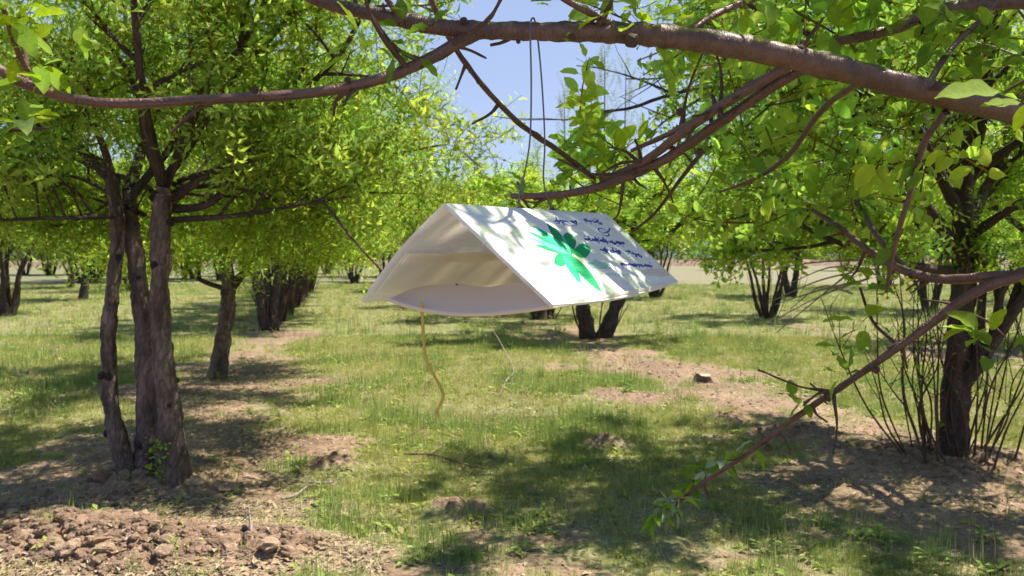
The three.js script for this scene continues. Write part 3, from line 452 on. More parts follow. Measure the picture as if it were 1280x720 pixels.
// ---------------------------------------------------------------- the near apple tree: branches across the top and right
const LG = []; seed = 900;
for (let i = 0; i < 14; i++) { const m = new MB(), y = rr(0.8, 1.1); m.leaf(V(0, 0, 0), V(0, 0, -1), UPV, 1, i < 10 ? rr(0.22, 0.34) : rr(0.15, 0.2), 8, i < 10 ? OVAL : NARROW, [y * rr(0.92, 1.1), y, y], rr(0.05, 0.6), rr(-0.1, 0.7), i < 10 ? 0.28 : 0.1); LG.push(m.geo()); }
{
  seed = 911; const o = onGround(1.5, -1.3), g = group('apple_tree', o);
  const trunkTop = V(1.5, 1.62, -1.3), P = (l) => l.map((q) => (q.isVector3 ? q : px(q[0], q[1], q[2])));
  part('trunk', new MB(o).tube([o.clone().add(V(0, -0.1, 0)), V(1.46, 0.5, -1.32), V(1.5, 1.1, -1.3), V(1.52, 1.66, -1.28), V(1.6, 2.1, -1.2)], [0.11, 0.085, 0.08, 0.075, 0.05], 14, { step: 0.03, rough: 0.12 }).geo(), M.barkGrey, g);
  const branches = [];
  const branch = (l, sides, label) => { // [x, y, depth, width in pixels]
    const pts = P(l), rad = l.map((q) => (q.isVector3 ? q.r : q[3] * q[2] / F / 2)), b = part('branch', new MB(o).tube(pts, rad, sides ?? 12, { step: 0.008, rough: 0.1, mottle: 0.6 }).geo(), (l[0][3] ?? 20) < 8 ? M.barkTwig : M.barkNear, g);
    if (label) b.userData.label = label; branches.push(pts); return b;
  };
  const W = (x, y, z, r) => Object.assign(V(x, y, z), { r });
  const main = branch([W(1.5, 1.5, -1.3, 0.022), [1400, 172, 1.12, 31], [1280, 143, 1.02, 30], [1120, 104, 0.98, 30], [1000, 74, 0.95, 30], [880, 51, 0.92, 29], [790, 42, 0.9, 27], [663, 39, 0.88, 23], [560, 35, 0.87, 21], [470, 18, 0.87, 18], [400, 1, 0.86, 15], [320, -40, 0.85, 13]], 16, 'thick smooth red brown branch the trap hangs from');
  const side = branch([[600, 40, 0.872, 17], [575, 52, 0.868, 17], [540, 72, 0.86, 15], [490, 94, 0.85, 14], [400, 115, 0.83, 13], [250, 125, 0.8, 12.5], [120, 128, 0.78, 12], [50, 112, 0.77, 13], [0, 88, 0.76, 13], [-60, 40, 0.75, 11]], 12, 'long curved red brown side branch');
  const low = branch([W(1.5, 1.35, -1.32, 0.018), [1340, 330, 1.28, 19], [1275, 343, 1.3, 15], [1215, 368, 1.33, 12.5], [1140, 422, 1.38, 10], [1060, 478, 1.45, 8.5], [1000, 518, 1.52, 7.5], [930, 570, 1.6, 6.5], [880, 603, 1.68, 5.5], [840, 634, 1.74, 4]], 12, 'drooping branch slanting down across the lower right');
  const lowUp = branch([[1275, 343, 1.3, 12], [1230, 346, 1.34, 13], [1180, 349, 1.4, 12], [1130, 338, 1.47, 11], [1085, 312, 1.52, 9], [1050, 285, 1.58, 7.5], [1015, 262, 1.65, 5]], 10);
  const c1 = branch([[1010, 82, 0.955, 14], [960, 112, 1.0, 14], [890, 160, 1.1, 13], [820, 205, 1.25, 12], [740, 236, 1.4, 11], [690, 244, 1.5, 9], [640, 245, 1.58, 7]], 10, 'dark branch sweeping down to just above the trap');
  const c2 = branch([[990, 80, 0.955, 13], [900, 133, 1.05, 13], [850, 168, 1.15, 12], [800, 205, 1.28, 10], [752, 225, 1.38, 8]], 10);
  const c3 = branch([[870, 150, 1.1, 8], [830, 170, 1.2, 7], [790, 188, 1.3, 5]], 7);
  const thin = branch([[535, -10, 1.05, 8], [560, 45, 1.1, 7], [598, 100, 1.18, 7], [650, 155, 1.28, 7], [700, 190, 1.36, 7], [742, 222, 1.42, 7]], 8);
  const t2 = branch([[1182, 140, 1.0, 9], [1155, 180, 1.05, 8], [1135, 250, 1.1, 7], [1118, 310, 1.15, 6], [1108, 365, 1.2, 4]], 7);
  const t3 = branch([[1080, 100, 0.97, 8], [1030, 135, 1.1, 8], [985, 195, 1.25, 7], [940, 225, 1.4, 5], [900, 240, 1.5, 3]], 7);
  const t4 = branch([[878, 190, 1.15, 6], [850, 225, 1.3, 5], [815, 270, 1.45, 4], [790, 290, 1.5, 3]], 7);
  const top = branch([W(1.55, 1.75, -1.3, 0.03), [1330, 8, 1.3, 18], [1180, 12, 1.28, 17], [1110, 38, 1.28, 14], [1040, 52, 1.3, 12], [960, 58, 1.35, 7]], 10);
  const t5 = branch([[780, 38, 0.9, 12], [745, 20, 0.88, 10], [700, -5, 0.86, 8], [660, -40, 0.84, 5]], 8);
  const t6 = branch([[850, 45, 0.91, 9], [900, 15, 0.95, 9], [960, -8, 1.0, 8]], 7);
  const t7 = branch([[1160, 105, 0.98, 9], [1190, 60, 1.0, 8], [1230, 20, 1.0, 6], [1260, -20, 1, 5]], 7);
  const t8 = branch([[505, 26, 0.87, 9], [490, 8, 0.86, 8], [470, -20, 0.84, 6]], 7);
  
  const t10 = branch([[1140, 345, 1.45, 9], [1100, 300, 1.6, 8], [1070, 250, 1.75, 6]], 7);
  const t11 = branch([[1120, 430, 1.4, 5], [1090, 400, 1.5, 4], [1075, 360, 1.55, 3]], 6);
  const t12 = branch([[60, 118, 0.775, 9], [30, 80, 0.75, 8], [10, 30, 0.72, 6], [-5, -30, 0.7, 5]], 7), t13 = branch([[-60, 180, 0.9, 6], [0, 165, 0.88, 5], [60, 160, 0.86, 3]], 6);
  // short side spurs
  for (const [l, pr, n] of [[branches[0], g.children[1], 10], [branches[1], g.children[2], 9], [branches[2], g.children[3], 18], [branches[3], g.children[4], 7], [branches[4], g.children[5], 16], [branches[5], g.children[6], 14], [branches[7], g.children[8], 7]]) { const cv = new THREE.CatmullRomCurve3(l, false, 'centripetal');
    for (let i = 0; i < n; i++) { const t = rr(0.15, 0.97), p = cv.getPoint(t), T0 = cv.getTangent(t), d = rdir().addScaledVector(T0, 0.6).add(V(0, 0.3, 0)).normalize(), L = rr(0.015, 0.06) * (rnd() < 0.3 ? 2.6 : 1); part('spur', new MB(o).tube([p, p.clone().addScaledVector(d, L * 0.5).add(rdir().multiplyScalar(L * 0.12)), p.clone().addScaledVector(d, L)], [0.004, 0.0022, 0.0016], 6, { step: 0.006, rough: 0.3 }).geo(), M.barkTwig, pr); } }
  // knobs and spurs on the bark
  for (const [x, y, dp, s, b] of [[790, 51, 0.88, 9, main], [716, 46, 0.87, 4, main], [580, 26, 0.86, 5, main], [648, 52, 0.87, 3, main], [1172, 108, 0.965, 6, main], [1000, 60, 0.94, 5, main], [318, 113, 0.8, 5, side], [435, 100, 0.83, 4, side], [850, 140, 1.05, 5, c2], [875, 190, 1.1, 5, c1], [1095, 462, 1.4, 5, low], [1035, 497, 1.46, 5, low], [960, 560, 1.56, 5, low]]) { const gk = new THREE.IcosahedronGeometry(s * dp / F, 2), p = gk.attributes.position; for (let i = 0; i < p.count; i++) { const k = 1 + 0.5 * fbm(p.getX(i) * 150, p.getY(i) * 150, p.getZ(i) * 150 + x, 2); p.setXYZ(i, p.getX(i) * k, p.getY(i) * k, p.getZ(i) * k); } gk.computeVertexNormals(); const m = part('knot', gk, M.barkTwig, b); m.position.copy(px(x, y, dp)).sub(o); }
  const tones = { y: M.leafYoung, m: M.leafMid, o: M.leafOld, p: M.leafPale };
  let nLeaves = 0;
  const wanted = [], oneLeaf = (b, at, dir, up, len, tone, narrow) => { const k = wanted.length; wanted.push({ b, at, len, tone, geo: narrow ? LG[10 + k % 4] : LG[k % 10], dir: dir.clone().normalize(), up, size: len / at.distanceTo(EYE) }); };
  const setLeaves = () => { // the 300 that show largest are leaves of their branch, the rest one mass
    wanted.sort((a, b) => b.size - a.size); const rest = [];
    wanted.forEach((w, k) => { const zz = w.dir.clone().negate(), xx = V(0, 0, 0).crossVectors(w.up, zz).normalize(), yy = V(0, 0, 0).crossVectors(zz, xx), m = k < 300 ? part('leaf', w.geo, tones[w.tone], w.b) : new THREE.Mesh(w.geo.clone());
      m.position.copy(w.at).sub(o); m.quaternion.setFromRotationMatrix(new THREE.Matrix4().makeBasis(xx, yy, zz)); m.scale.setScalar(w.len); nLeaves++;
      if (k >= 300) { m.updateMatrix(); m.geometry.applyMatrix4(m.matrix); const c = m.geometry.attributes.color, t = tones[w.tone].color, q = M.leafMid.color; for (let i = 0; i < c.count; i++) c.setXYZ(i, t.r / q.r, t.g / q.g, t.b / q.b); rest.push(m.geometry); } });
    if (rest.length) part('small_leaves', mergeGeometries(rest), M.leafMid, g).userData.kind = 'stuff';
  };
  // a rosette: [branch, x, y, depth, leaves, leaf length in pixels, tones, narrow, spread]
  const ros = (b, x, y, dp, n, L, tn, narrow, bias = V(0, 0.25, 0)) => { const at = px(x, y, dp); for (let i = 0; i < n; i++) { const d = rdir().multiply(V(1, 0.75, 0.8)).add(bias).normalize(), up = V(rr(-0.5, 0.5), 1, rr(-0.5, 0.7)); oneLeaf(b, at.clone().add(rdir().multiplyScalar(0.012)), d, up, L * rr(0.6, 1.1) * dp / F, tn[Math.floor(rnd() * tn.length)], narrow); } };
  for (const a of [
    [t12, 25, 25, 0.72, 9, 46, 'yym'], [t12, 30, 80, 0.75, 8, 48, 'yym'], [t12, 5, 60, 0.73, 6, 42, 'ymo'], [t13, 30, 160, 0.87, 8, 44, 'yym'], [t13, 5, 195, 0.9, 5, 34, 'ym'], [side, 90, 60, 0.78, 5, 36, 'ymm'], [side, 60, 118, 0.77, 6, 36, 'ym'], [t13, 0, 165, 0.88, 6, 38, 'ymo'],
    [side, 505, 72, 0.84, 6, 34, 'oom'], [side, 455, 62, 0.84, 5, 44, 'oyo'], [t8, 500, 22, 0.85, 5, 36, 'omo'], [t8, 530, 30, 0.86, 4, 30, 'om'], [t5, 700, 0, 0.86, 3, 26, 'om'], [t5, 750, 16, 0.88, 5, 30, 'ym'], [main, 795, 22, 0.9, 8, 32, 'yym'], [main, 830, 10, 0.9, 7, 34, 'ym'], [main, 720, 44, 0.87, 2, 15, 'y'],
    [t6, 870, 14, 0.93, 8, 34, 'ymo'], [t6, 930, 8, 0.97, 8, 36, 'ymo'], [main, 838, 85, 0.92, 6, 32, 'ymm'], [main, 870, 72, 0.95, 6, 28, 'ym'], [t6, 970, 15, 1.0, 7, 38, 'mmo'],
    [top, 1040, 40, 1.28, 8, 40, 'ymo'], [top, 1090, 28, 1.25, 8, 44, 'mmo'], [top, 1150, 35, 1.22, 7, 46, 'moo'], [t7, 1200, 60, 1.0, 8, 46, 'moo'], [t7, 1240, 40, 1.0, 7, 44, 'moo'], [t7, 1255, 80, 0.98, 5, 46, 'oo'], [t7, 1180, 35, 1.02, 6, 40, 'mo'], [top, 1000, 60, 1.32, 7, 36, 'ymo'],
    [t2, 1150, 200, 1.05, 5, 34, 'ymo'], [t2, 1120, 300, 1.15, 4, 28, 'mo'], [t3, 1000, 170, 1.2, 7, 32, 'yym'], [t3, 950, 222, 1.38, 8, 34, 'moo'], [t3, 905, 240, 1.5, 7, 34, 'mo'], [t10, 1075, 255, 1.72, 8, 38, 'omo'], [lowUp, 1040, 275, 1.6, 8, 40, 'omo'], [lowUp, 1015, 250, 1.65, 8, 44, 'omm'],
    [thin, 700, 185, 1.36, 5, 28, 'ym'], [c1, 730, 205, 1.4, 10, 34, 'yym'], [c1, 760, 190, 1.4, 9, 34, 'yym'], [c2, 735, 165, 1.42, 8, 30, 'yym'], [c3, 725, 135, 1.44, 8, 28, 'yym'], [c2, 770, 215, 1.35, 7, 32, 'mo'], [c1, 700, 235, 1.48, 6, 30, 'mo'], [c1, 655, 240, 1.55, 6, 26, 'ym'], [t4, 800, 282, 1.5, 6, 28, 'ymo'], [c3, 800, 180, 1.28, 5, 28, 'ym'],
    [low, 1225, 415, 1.28, 7, 42, 'yym'], [low, 1245, 440, 1.28, 4, 38, 'mo'], [t11, 1085, 405, 1.5, 5, 40, 'mo'], [low, 1055, 465, 1.44, 5, 32, 'mo'], [low, 1000, 505, 1.5, 6, 30, 'mo'], [low, 1045, 440, 1.44, 3, 28, 'mo'], [t11, 1080, 360, 1.55, 5, 34, 'mo']]) ros(...a);
  for (const [x, y, n] of [[838, 634, 15], [822, 640, 12], [850, 622, 9], [866, 606, 8], [885, 590, 8], [905, 580, 7], [925, 568, 6], [945, 556, 4]]) ros(low, x, y, 1.72, n, 27, y > 615 ? 'pppym' : 'pomo', true, V(-0.3, 0.1, 0.2));
  // the two bright long leaves at the frame's edge
  const near = branch([[1330, 160, 0.62, 6], [1310, 140, 0.6, 5], [1290, 122, 0.58, 4]], 7);
  for (const [x, y, dx, dy, L, tn] of [[1262, 116, -1, 0.04, 96, 'm'], [1275, 128, -1, 0.0, 56, 'm'], [1282, 120, -0.35, -0.6, 46, 'y'], [1300, 128, 0.6, -0.5, 60, 'm']]) oneLeaf(near, px(x + 14, y, 0.58), V(dx, dy, -0.1), V(0.1, 1, 0.75), L * 0.58 / F / 1.2, tn, false);
  setLeaves();
  // the rest of the crown: twiggy limbs overhead and to the right
  seed = 931; const T = newT(o), cfg = { levels: 3, kids: [6, 5, 4], ratio: [0.55, 0.5, 0.5], up: [0.04, 0.02, 0, 0], leafFrom: 2, gap: 0.07, ang: [0.5, 1.1], wander: 0.2, twigUp: 0.1 };
  for (const [d, len, r] of [[V(-0.75, 0.75, 0.15), 2.1, 0.035], [V(-0.9, 0.75, -0.45), 2.1, 0.03], [V(0.2, 1, -0.5), 1.9, 0.04], [V(0.8, 0.6, -0.2), 1.8, 0.035], [V(0.3, 0.8, 0.7), 1.8, 0.035], [V(-0.4, 1.0, -0.6), 2.2, 0.035], [V(-0.5, 0.9, 0.7), 1.9, 0.03], [V(-0.95, 0.5, -0.02), 1.7, 0.028], [V(-0.9, 0.62, 0.1), 1.8, 0.028], [V(-0.85, 0.6, -0.2), 1.9, 0.028], [V(0.5, 0.7, -1.0), 2.2, 0.03], [V(0.9, 0.5, -0.8), 2.2, 0.03], [V(0.1, 0.7, -1.0), 2.4, 0.03]]) limb(T, V(1.58, 2.0, -1.22), d.normalize(), len, r, 1, cfg);
  const out = (p) => { const d = -p.z; if (d < 0.05) return true; const y = 318 - (p.y - 1.5) / d * F, x = 640 + p.x / d * F; return y < -140 || x > 1400 || x < -160; };
  const gapA = px(556, 256, 0.752), gapR = px(757, 268, 1.121).sub(gapA), gapC = px(690, 383, 0.706).sub(gapA), gapN = gapR.clone().cross(gapC).normalize(); // the crown is thin on the side where the sun reaches the trap's front edge
  const opens = (p) => { const k = gapN.dot(p.clone().sub(gapA)) / gapN.dot(SUN), q = p.clone().addScaledVector(SUN, -k).sub(gapA), a = gapR.dot(gapR), b = gapR.dot(gapC), c = gapC.dot(gapC), e = gapR.dot(q), f = gapC.dot(q), u = (c * e - b * f) / (a * c - b * b), v = (a * f - b * e) / (a * c - b * b); return v > -0.1 && v < 1.3 && u > -0.3 && u < -0.04 + 0.32 * v; };
  T.twigs = T.twigs.filter(([p]) => out(p) && !opens(p));
  part('limbs', T.wood.geo(), M.barkNear, g).userData.kind = 'stuff';
  // leafy twigs along the branches in view, behind the single leaves
  const T2 = { twigs: [] };
  const along = (l, n, sp) => { const cv = new THREE.CatmullRomCurve3(P(l)); for (let i = 0; i < n; i++) T2.twigs.push([cv.getPoint(rnd()).add(rdir().multiplyScalar(sp)), rdir().add(V(0, 0.3, 0)).normalize()]); };
  along([[960, 40, 1.5], [1100, 30, 1.5], [1290, 30, 1.4]], 46, 0.14); along([[840, 10, 1.2], [960, 20, 1.3]], 14, 0.07); along([[900, 235, 1.9], [1000, 225, 1.9], [1120, 240, 1.8]], 22, 0.1); along([[900, 130, 1.6], [1020, 150, 1.6], [1150, 170, 1.6], [1270, 200, 1.5]], 30, 0.12); along([[700, 150, 1.8], [760, 190, 1.8], [700, 225, 1.8]], 12, 0.07);
  for (const [p, d] of T2.twigs) T.twigs.push([p, d]);
  total += leaves(T, 'appleNear', M.apple, g, o, [1, 1, 1.0], 0.85);
  tag(g, 'apple tree reaching in with a thick red brown branch above the trap', 'tree');
  console.log('near leaves', nLeaves);
}

// ---------------------------------------------------------------- the delta trap, its wire and cord
{
  seed = 1200;
  const A = px(556, 256, 0.752), B = px(757, 268, 1.121), C = px(690, 383, 0.706), D = px(847, 353, 1.075), E = px(453, 377, 0.81), Fr = E.clone().add(B).sub(A).add(V(0.01, -0.01, 0)), E2 = px(484, 374, 0.79), F2 = Fr.clone().lerp(D, 0.1);
  const o = A.clone().add(B).add(C).add(D).add(E).add(Fr).multiplyScalar(1 / 6), g = group('delta_trap', o);
  // a curved sheet with thickness: f(u, v) -> point
  const sheet = (f, nu, nv, th) => {
    const pos = [], uv = [], idx = [], e = 1e-3, nrm = (u, v) => { const a = f(Math.min(1, u + e), v).sub(f(Math.max(0, u - e), v)), b = f(u, Math.min(1, v + e)).sub(f(u, Math.max(0, v - e))); return a.cross(b).normalize(); };
    for (const s of [1, -1]) for (let j = 0; j <= nv; j++) for (let i = 0; i <= nu; i++) { const u = i / nu, v = j / nv, p = f(u, v).addScaledVector(nrm(u, v), s * th / 2).sub(o); pos.push(p.x, p.y, p.z); uv.push(u, v); }
    const at = (s, i, j) => s * (nu + 1) * (nv + 1) + j * (nu + 1) + i, q = (a, b, c, d) => idx.push(a, b, c, a, c, d);
    for (let j = 0; j < nv; j++) for (let i = 0; i < nu; i++) { q(at(0, i, j), at(0, i + 1, j), at(0, i + 1, j + 1), at(0, i, j + 1)); q(at(1, i, j), at(1, i, j + 1), at(1, i + 1, j + 1), at(1, i + 1, j)); }
    for (let i = 0; i < nu; i++) { q(at(0, i, 0), at(1, i, 0), at(1, i + 1, 0), at(0, i + 1, 0)); q(at(0, i + 1, nv), at(1, i + 1, nv), at(1, i, nv), at(0, i, nv)); }
    for (let j = 0; j < nv; j++) { q(at(0, 0, j + 1), at(1, 0, j + 1), at(1, 0, j), at(0, 0, j)); q(at(0, nu, j), at(1, nu, j), at(1, nu, j + 1), at(0, nu, j + 1)); }
    let gg = new THREE.BufferGeometry(); gg.setAttribute('position', new THREE.Float32BufferAttribute(pos, 3)); gg.setAttribute('uv', new THREE.Float32BufferAttribute(uv, 2)); gg.setIndex(idx); gg = gg.toNonIndexed(); gg.computeVertexNormals(); return gg;
  };
  const bil = (a, b, c, d, u, v) => a.clone().lerp(b, u).lerp(c.clone().lerp(d, u), v);
  // the print: drawn where the photograph shows it on the slanting face (u along the ridge, v up from the eave)
  const cw = 1024, ch = 512, cvs = document.createElement('canvas'); cvs.width = cw; cvs.height = ch; const x2 = cvs.getContext('2d');
  const inv = (X, Y) => { let u = 0.5, v = 0.5; for (let k = 0; k < 30; k++) { const pr = (u, v) => { const p = bil(C, D, A, B, u, v).sub(EYE), d = -p.z * Math.cos(PITCH) - p.y * Math.sin(PITCH), U = p.y * Math.cos(PITCH) - p.z * Math.sin(PITCH); return [640 + F * p.x / d, 360 - F * U / d]; }, [a, b] = pr(u, v), [a1, b1] = pr(u + 1e-3, v), [a2, b2] = pr(u, v + 1e-3), j = [(a1 - a) * 1e3, (a2 - a) * 1e3, (b1 - b) * 1e3, (b2 - b) * 1e3], det = j[0] * j[3] - j[1] * j[2], dx = X - a, dy = Y - b; u += (j[3] * dx - j[1] * dy) / det; v += (j[0] * dy - j[2] * dx) / det; } return [u * cw, (1 - v) * ch]; };
  x2.fillStyle = '#eeecea'; x2.fillRect(0, 0, cw, ch);
  const nz2 = x2.getImageData(0, 0, cw, ch); for (let y = 0; y < ch; y++) for (let x = 0; x < cw; x++) { const k = 7 * fbm(x * 0.01, y * 0.012, 4, 4) - 14 * sst(0.14, 0.34, fbm(x * 0.008 + 9, y * 0.02, 2, 4)) - 26 * sst(0.3, 0.36, fbm(x * 0.06, y * 0.06, 12, 3)) - 16 * sst(40, 0, Math.min(y, ch - y, x, cw - x)) * (0.5 + fbm(x * 0.02, y * 0.02, 8, 3)), i = (y * cw + x) * 4; nz2.data[i] += k; nz2.data[i + 1] += k * 1.08; nz2.data[i + 2] += k * 1.5; } x2.putImageData(nz2, 0, 0);
  const mid = [709, 320];
  const petal = (tx, ty, w, c, bx = mid[0], by = mid[1], round = 0.5) => { const ex = round > 0.5 ? 1 : 1.12, dx = (tx - bx) * ex, dy = (ty - by) * ex, l = Math.hypot(dx, dy), nx = -dy / l * w * 1.15, ny = dx / l * w * 1.15; x2.beginPath(); for (let i = 0; i <= 24; i++) { const t = i / 24, s = round > 0.5 ? Math.pow(Math.sin(Math.PI * Math.pow(t, 1.3)), 0.8) : 2.1 * Math.pow(t, 0.75) * Math.pow(1 - t, 0.9); const q = inv(bx + dx * t + nx * s, by + dy * t + ny * s); i ? x2.lineTo(...q) : x2.moveTo(...q); } for (let i = 24; i >= 0; i--) { const t = i / 24, s = round > 0.5 ? Math.pow(Math.sin(Math.PI * Math.pow(t, 1.3)), 0.8) : 2.1 * Math.pow(t, 0.75) * Math.pow(1 - t, 0.9); x2.lineTo(...inv(bx + dx * t - nx * s, by + dy * t - ny * s)); } x2.fillStyle = c; x2.fill(); };
  const G1 = '#10a063', G2 = '#32ba88', G3 = '#0e9558', G4 = '#5cc9a4';
  petal(661, 294, 3.2, G1); petal(684, 286, 6.5, G3); petal(668, 289, 5, G2); petal(705, 294, 8, G3, 711, 322, 0.9); petal(735, 314, 7.5, G1, 711, 319, 0.9); petal(670, 310, 4, G3); petal(664, 302, 3.2, G4, 712, 322); petal(690, 331, 7, G1, 709, 321, 0.9); petal(722, 350, 6, G2, 700, 320); petal(746, 358, 7, G1, 706, 320, 0.5); petal(700, 300, 2.6, G4, 710, 320); petal(720, 352, 3, G2, 706, 322);
  const ink = (pts, w, c) => { x2.strokeStyle = c; x2.lineWidth = w; x2.lineCap = x2.lineJoin = 'round'; x2.beginPath(); pts.forEach(([a, b], i) => { const q = inv(a, b); if (!i) x2.moveTo(...q); else x2.lineTo(...q); }); x2.stroke(); };
  const BL = '#2c2f9e';
  // lines of quick joined handwriting, with their dots
  const row = (x0, y0, x1, y1, amp) => { let x = x0; while (x < x1 - 2) { const w = Math.min(x1 - x, rr(5, 13)), p = [], sd = rr(0, 90), n = Math.ceil(w * 2.2); for (let i = 0; i <= n; i++) { const t = i / n, X = x + w * t + 0.9 * Math.sin(sd + i * 1.35), Y = lerp(y0, y1, (X - x0) / (x1 - x0)) + amp * (1.5 * noise.noise(i * 0.42, sd, 3) - 0.5 * Math.sin(i * 0.9 + sd) + (i === n ? 1 : 0)); p.push([X, Y]); } ink(p, rr(6, 8), BL);
    for (let k = 0; k < 2; k++) if (rnd() < 0.75) { const X = x + rr(0, w), Y = lerp(y0, y1, (X - x0) / (x1 - x0)) + (rnd() < 0.6 ? -1 : 1) * amp * rr(1.3, 1.9); ink([[X, Y], [X + 0.7, Y + 0.4]], 8.5, BL); } if (rnd() < 0.5) { const X = x + w * rr(0.3, 0.9), Y = lerp(y0, y1, (X - x0) / (x1 - x0)); ink([[X - 0.6, Y - amp * 2.1], [X + 0.4, Y]], 5.5, BL); } x += w + rr(1, 2.2); } };
  row(691, 278, 718, 281, 2.3); row(728, 277, 750, 280, 2.4); row(727, 302, 778, 306, 2.2); row(747, 315, 772, 317, 2.1); row(780, 316, 800, 322, 1.4); row(773, 331, 814, 333, 2);
  { const p = []; for (let i = 0; i <= 26; i++) { const t = i / 26 * 6.4; p.push([752.5 + 6.5 * Math.cos(t) + 1.2 * Math.sin(t), 292.5 + 4.4 * Math.sin(t) + 2.2 * Math.cos(t)]); } ink(p, 7, BL); ink([[749, 292], [752, 294], [756, 293], [759, 291], [761, 287]], 7, BL); }
  { // printed teal word under the flower, set along the panel
    const [a, b] = inv(737, 337), [a2, b2] = inv(762, 336); x2.save(); x2.translate(a, b); x2.rotate(Math.atan2(b2 - b, a2 - a)); x2.fillStyle = '#4fb39a'; x2.font = 'bold 66px sans-serif'; x2.scale(Math.hypot(a2 - a, b2 - b) / x2.measureText('mlbe').width, 1); x2.fillText('mlbe', 0, 0); x2.restore();
    for (let i = 0; i < 30; i++) ink([[738 + i * 1.75, 341.5 - i * 0.02], [738.7 + i * 1.75, 343.6 - i * 0.02]], 3, '#8fb9b4');
  }
  { x2.beginPath(); [[800, 337], [828, 336], [835, 341], [836, 346], [818, 345], [800, 342]].forEach((q, i) => { const p = inv(...q); i ? x2.lineTo(...p) : x2.moveTo(...p); }); x2.closePath(); x2.fillStyle = 'rgba(205,170,140,0.4)'; x2.fill(); }
  const print = new THREE.CanvasTexture(cvs); print.colorSpace = THREE.SRGBColorSpace; print.magFilter = THREE.LinearFilter;
  const flute = dataTex(64, 8, (u) => 0.5 + 0.5 * Math.sin(u * 2 * Math.PI), false, 1, 70); const fl = dataTex(8, 64, (u, v) => 0.5 + 0.5 * Math.sin(v * 2 * Math.PI), false, 1, 34);
  const board = (c, map, t) => new THREE.MeshPhysicalMaterial({ color: new THREE.Color().setRGB(...c), map, roughness: 0.9, transmission: t, thickness: 0, bumpMap: fl, bumpScale: 0.0003, specularIntensity: 0.5 });
  const white = board([0.86, 0.84, 0.82], null, 0.3), cream = board([0.92, 0.86, 0.77], null, 0.62), printM = board([0.98, 0.97, 0.96], print, 0.12);
  const bow = (u, v, k) => k * Math.sin(Math.PI * u) * (1 - v) ** 2, out = V(0, -1, 0);
  const nR = D.clone().sub(C).cross(A.clone().sub(C)).normalize();
  part('printed_panel', sheet((u, v) => bil(C, D, A, B, u, v).addScaledVector(nR, 0.004 * Math.sin(Math.PI * v) * Math.sin(Math.PI * u) + 0.0).addScaledVector(out, bow(u, v, 0.006)), 24, 16, 0.0035), printM, g).userData.label = 'white sloping panel with green flower print and blue handwriting';
  const nL = Fr.clone().sub(E).cross(A.clone().sub(E)).normalize();
  part('plain_panel', sheet((u, v) => bil(Fr, E, B, A, u, v).addScaledVector(nL, -0.005 * Math.sin(Math.PI * v)), 20, 14, 0.0035), cream, g);
  // sagging floor and the lip folded up at the open end
  const sag = (t) => 0.0115 * Math.sin(Math.PI * Math.pow(t, 0.85)), front = (t) => E2.clone().lerp(C, t).add(V(0, -sag(t), 0)).addScaledVector(V(0.06, 0, -0.04), 0.02), back = (t) => F2.clone().lerp(D, t).add(V(0, -sag(t) * 0.6, 0));
  part('floor_panel', sheet((u, v) => front(u).lerp(back(u), v), 24, 8, 0.003), cream, g);
  const lipTop = [px(489, 373, 0.8), px(520, 360, 0.83), px(565, 354.5, 0.83), px(606, 358.5, 0.80), px(658, 352, 0.755)], lc = new THREE.CatmullRomCurve3(lipTop);
  part('folded_lip', sheet((u, v) => front(u).lerp(lc.getPoint(u), v).add(V(0, -0.001, 0)), 24, 6, 0.003), board([0.88, 0.74, 0.58], null, 0.35), g);
  const lin = new THREE.MeshPhysicalMaterial({ color: new THREE.Color().setRGB(0.98, 0.96, 0.88), roughness: 0.8, transmission: 0.8, thickness: 0 });
  const inL = nL.clone().multiplyScalar(nL.dot(C.clone().sub(A)) > 0 ? 0.006 : -0.006);
  part('yellow_liner', sheet((u, v) => bil(Fr, E, B, A, lerp(0.03, 0.992, u), lerp(0.12, 0.52, v)).addScaledVector(nL, -0.005 * Math.sin(Math.PI * lerp(0.12, 0.52, v))).add(inL), 10, 8, 0.001), lin, g).userData.label = 'yellowish sticky liner sheet inside the trap';
  part('liner_strip', sheet((u, v) => bil(Fr, E, B, A, lerp(0.03, 0.992, u), lerp(0.44, 0.53, v)).addScaledVector(nL, -0.005 * Math.sin(Math.PI * lerp(0.44, 0.53, v))).add(inL.clone().multiplyScalar(1.5)), 10, 3, 0.0015), lin, g);
  for (const [x, y, d] of [[651, 262, 0.905], [690, 264.5, 0.985], [740, 268, 1.085]]) { const m = part('hole_rim', new THREE.TorusGeometry(0.004, 0.0014, 6, 12), M.barkTwig, g); m.position.copy(px(x, y, d)).sub(o); m.lookAt(EYE.clone()); }
  tag(g, 'white tent shaped insect trap with green flower print hanging from the branch', 'insect trap');

  for (const [x, y, d, r] of [[571, 355.5, 0.825, 0.0008]]) { const gk = new THREE.IcosahedronGeometry(r, 1), p = gk.attributes.position; for (let i = 0; i < p.count; i++) p.setX(i, p.getX(i) * 1.8); const m = part('debris', gk, M.barkTwig, g); m.position.copy(px(x, y, d - 0.004)).sub(o); }
  const wireM = new THREE.MeshStandardMaterial({ color: new THREE.Color().setRGB(0.12, 0.12, 0.15), metalness: 0.5, roughness: 0.45 });
  const w0 = px(664, 100, 0.87), w = new THREE.Group(); w.name = 'hanging_wire'; w.position.copy(w0); scene.add(w);
  const tw = []; for (let i = 0; i <= 24; i++) { const t = i / 24, a = t * 18; tw.push(px(648 + 7 * t + 1.6 * Math.cos(a), 252 - 34 * t, 0.9).add(V(0, 0, 0.002 * Math.sin(a)))); }
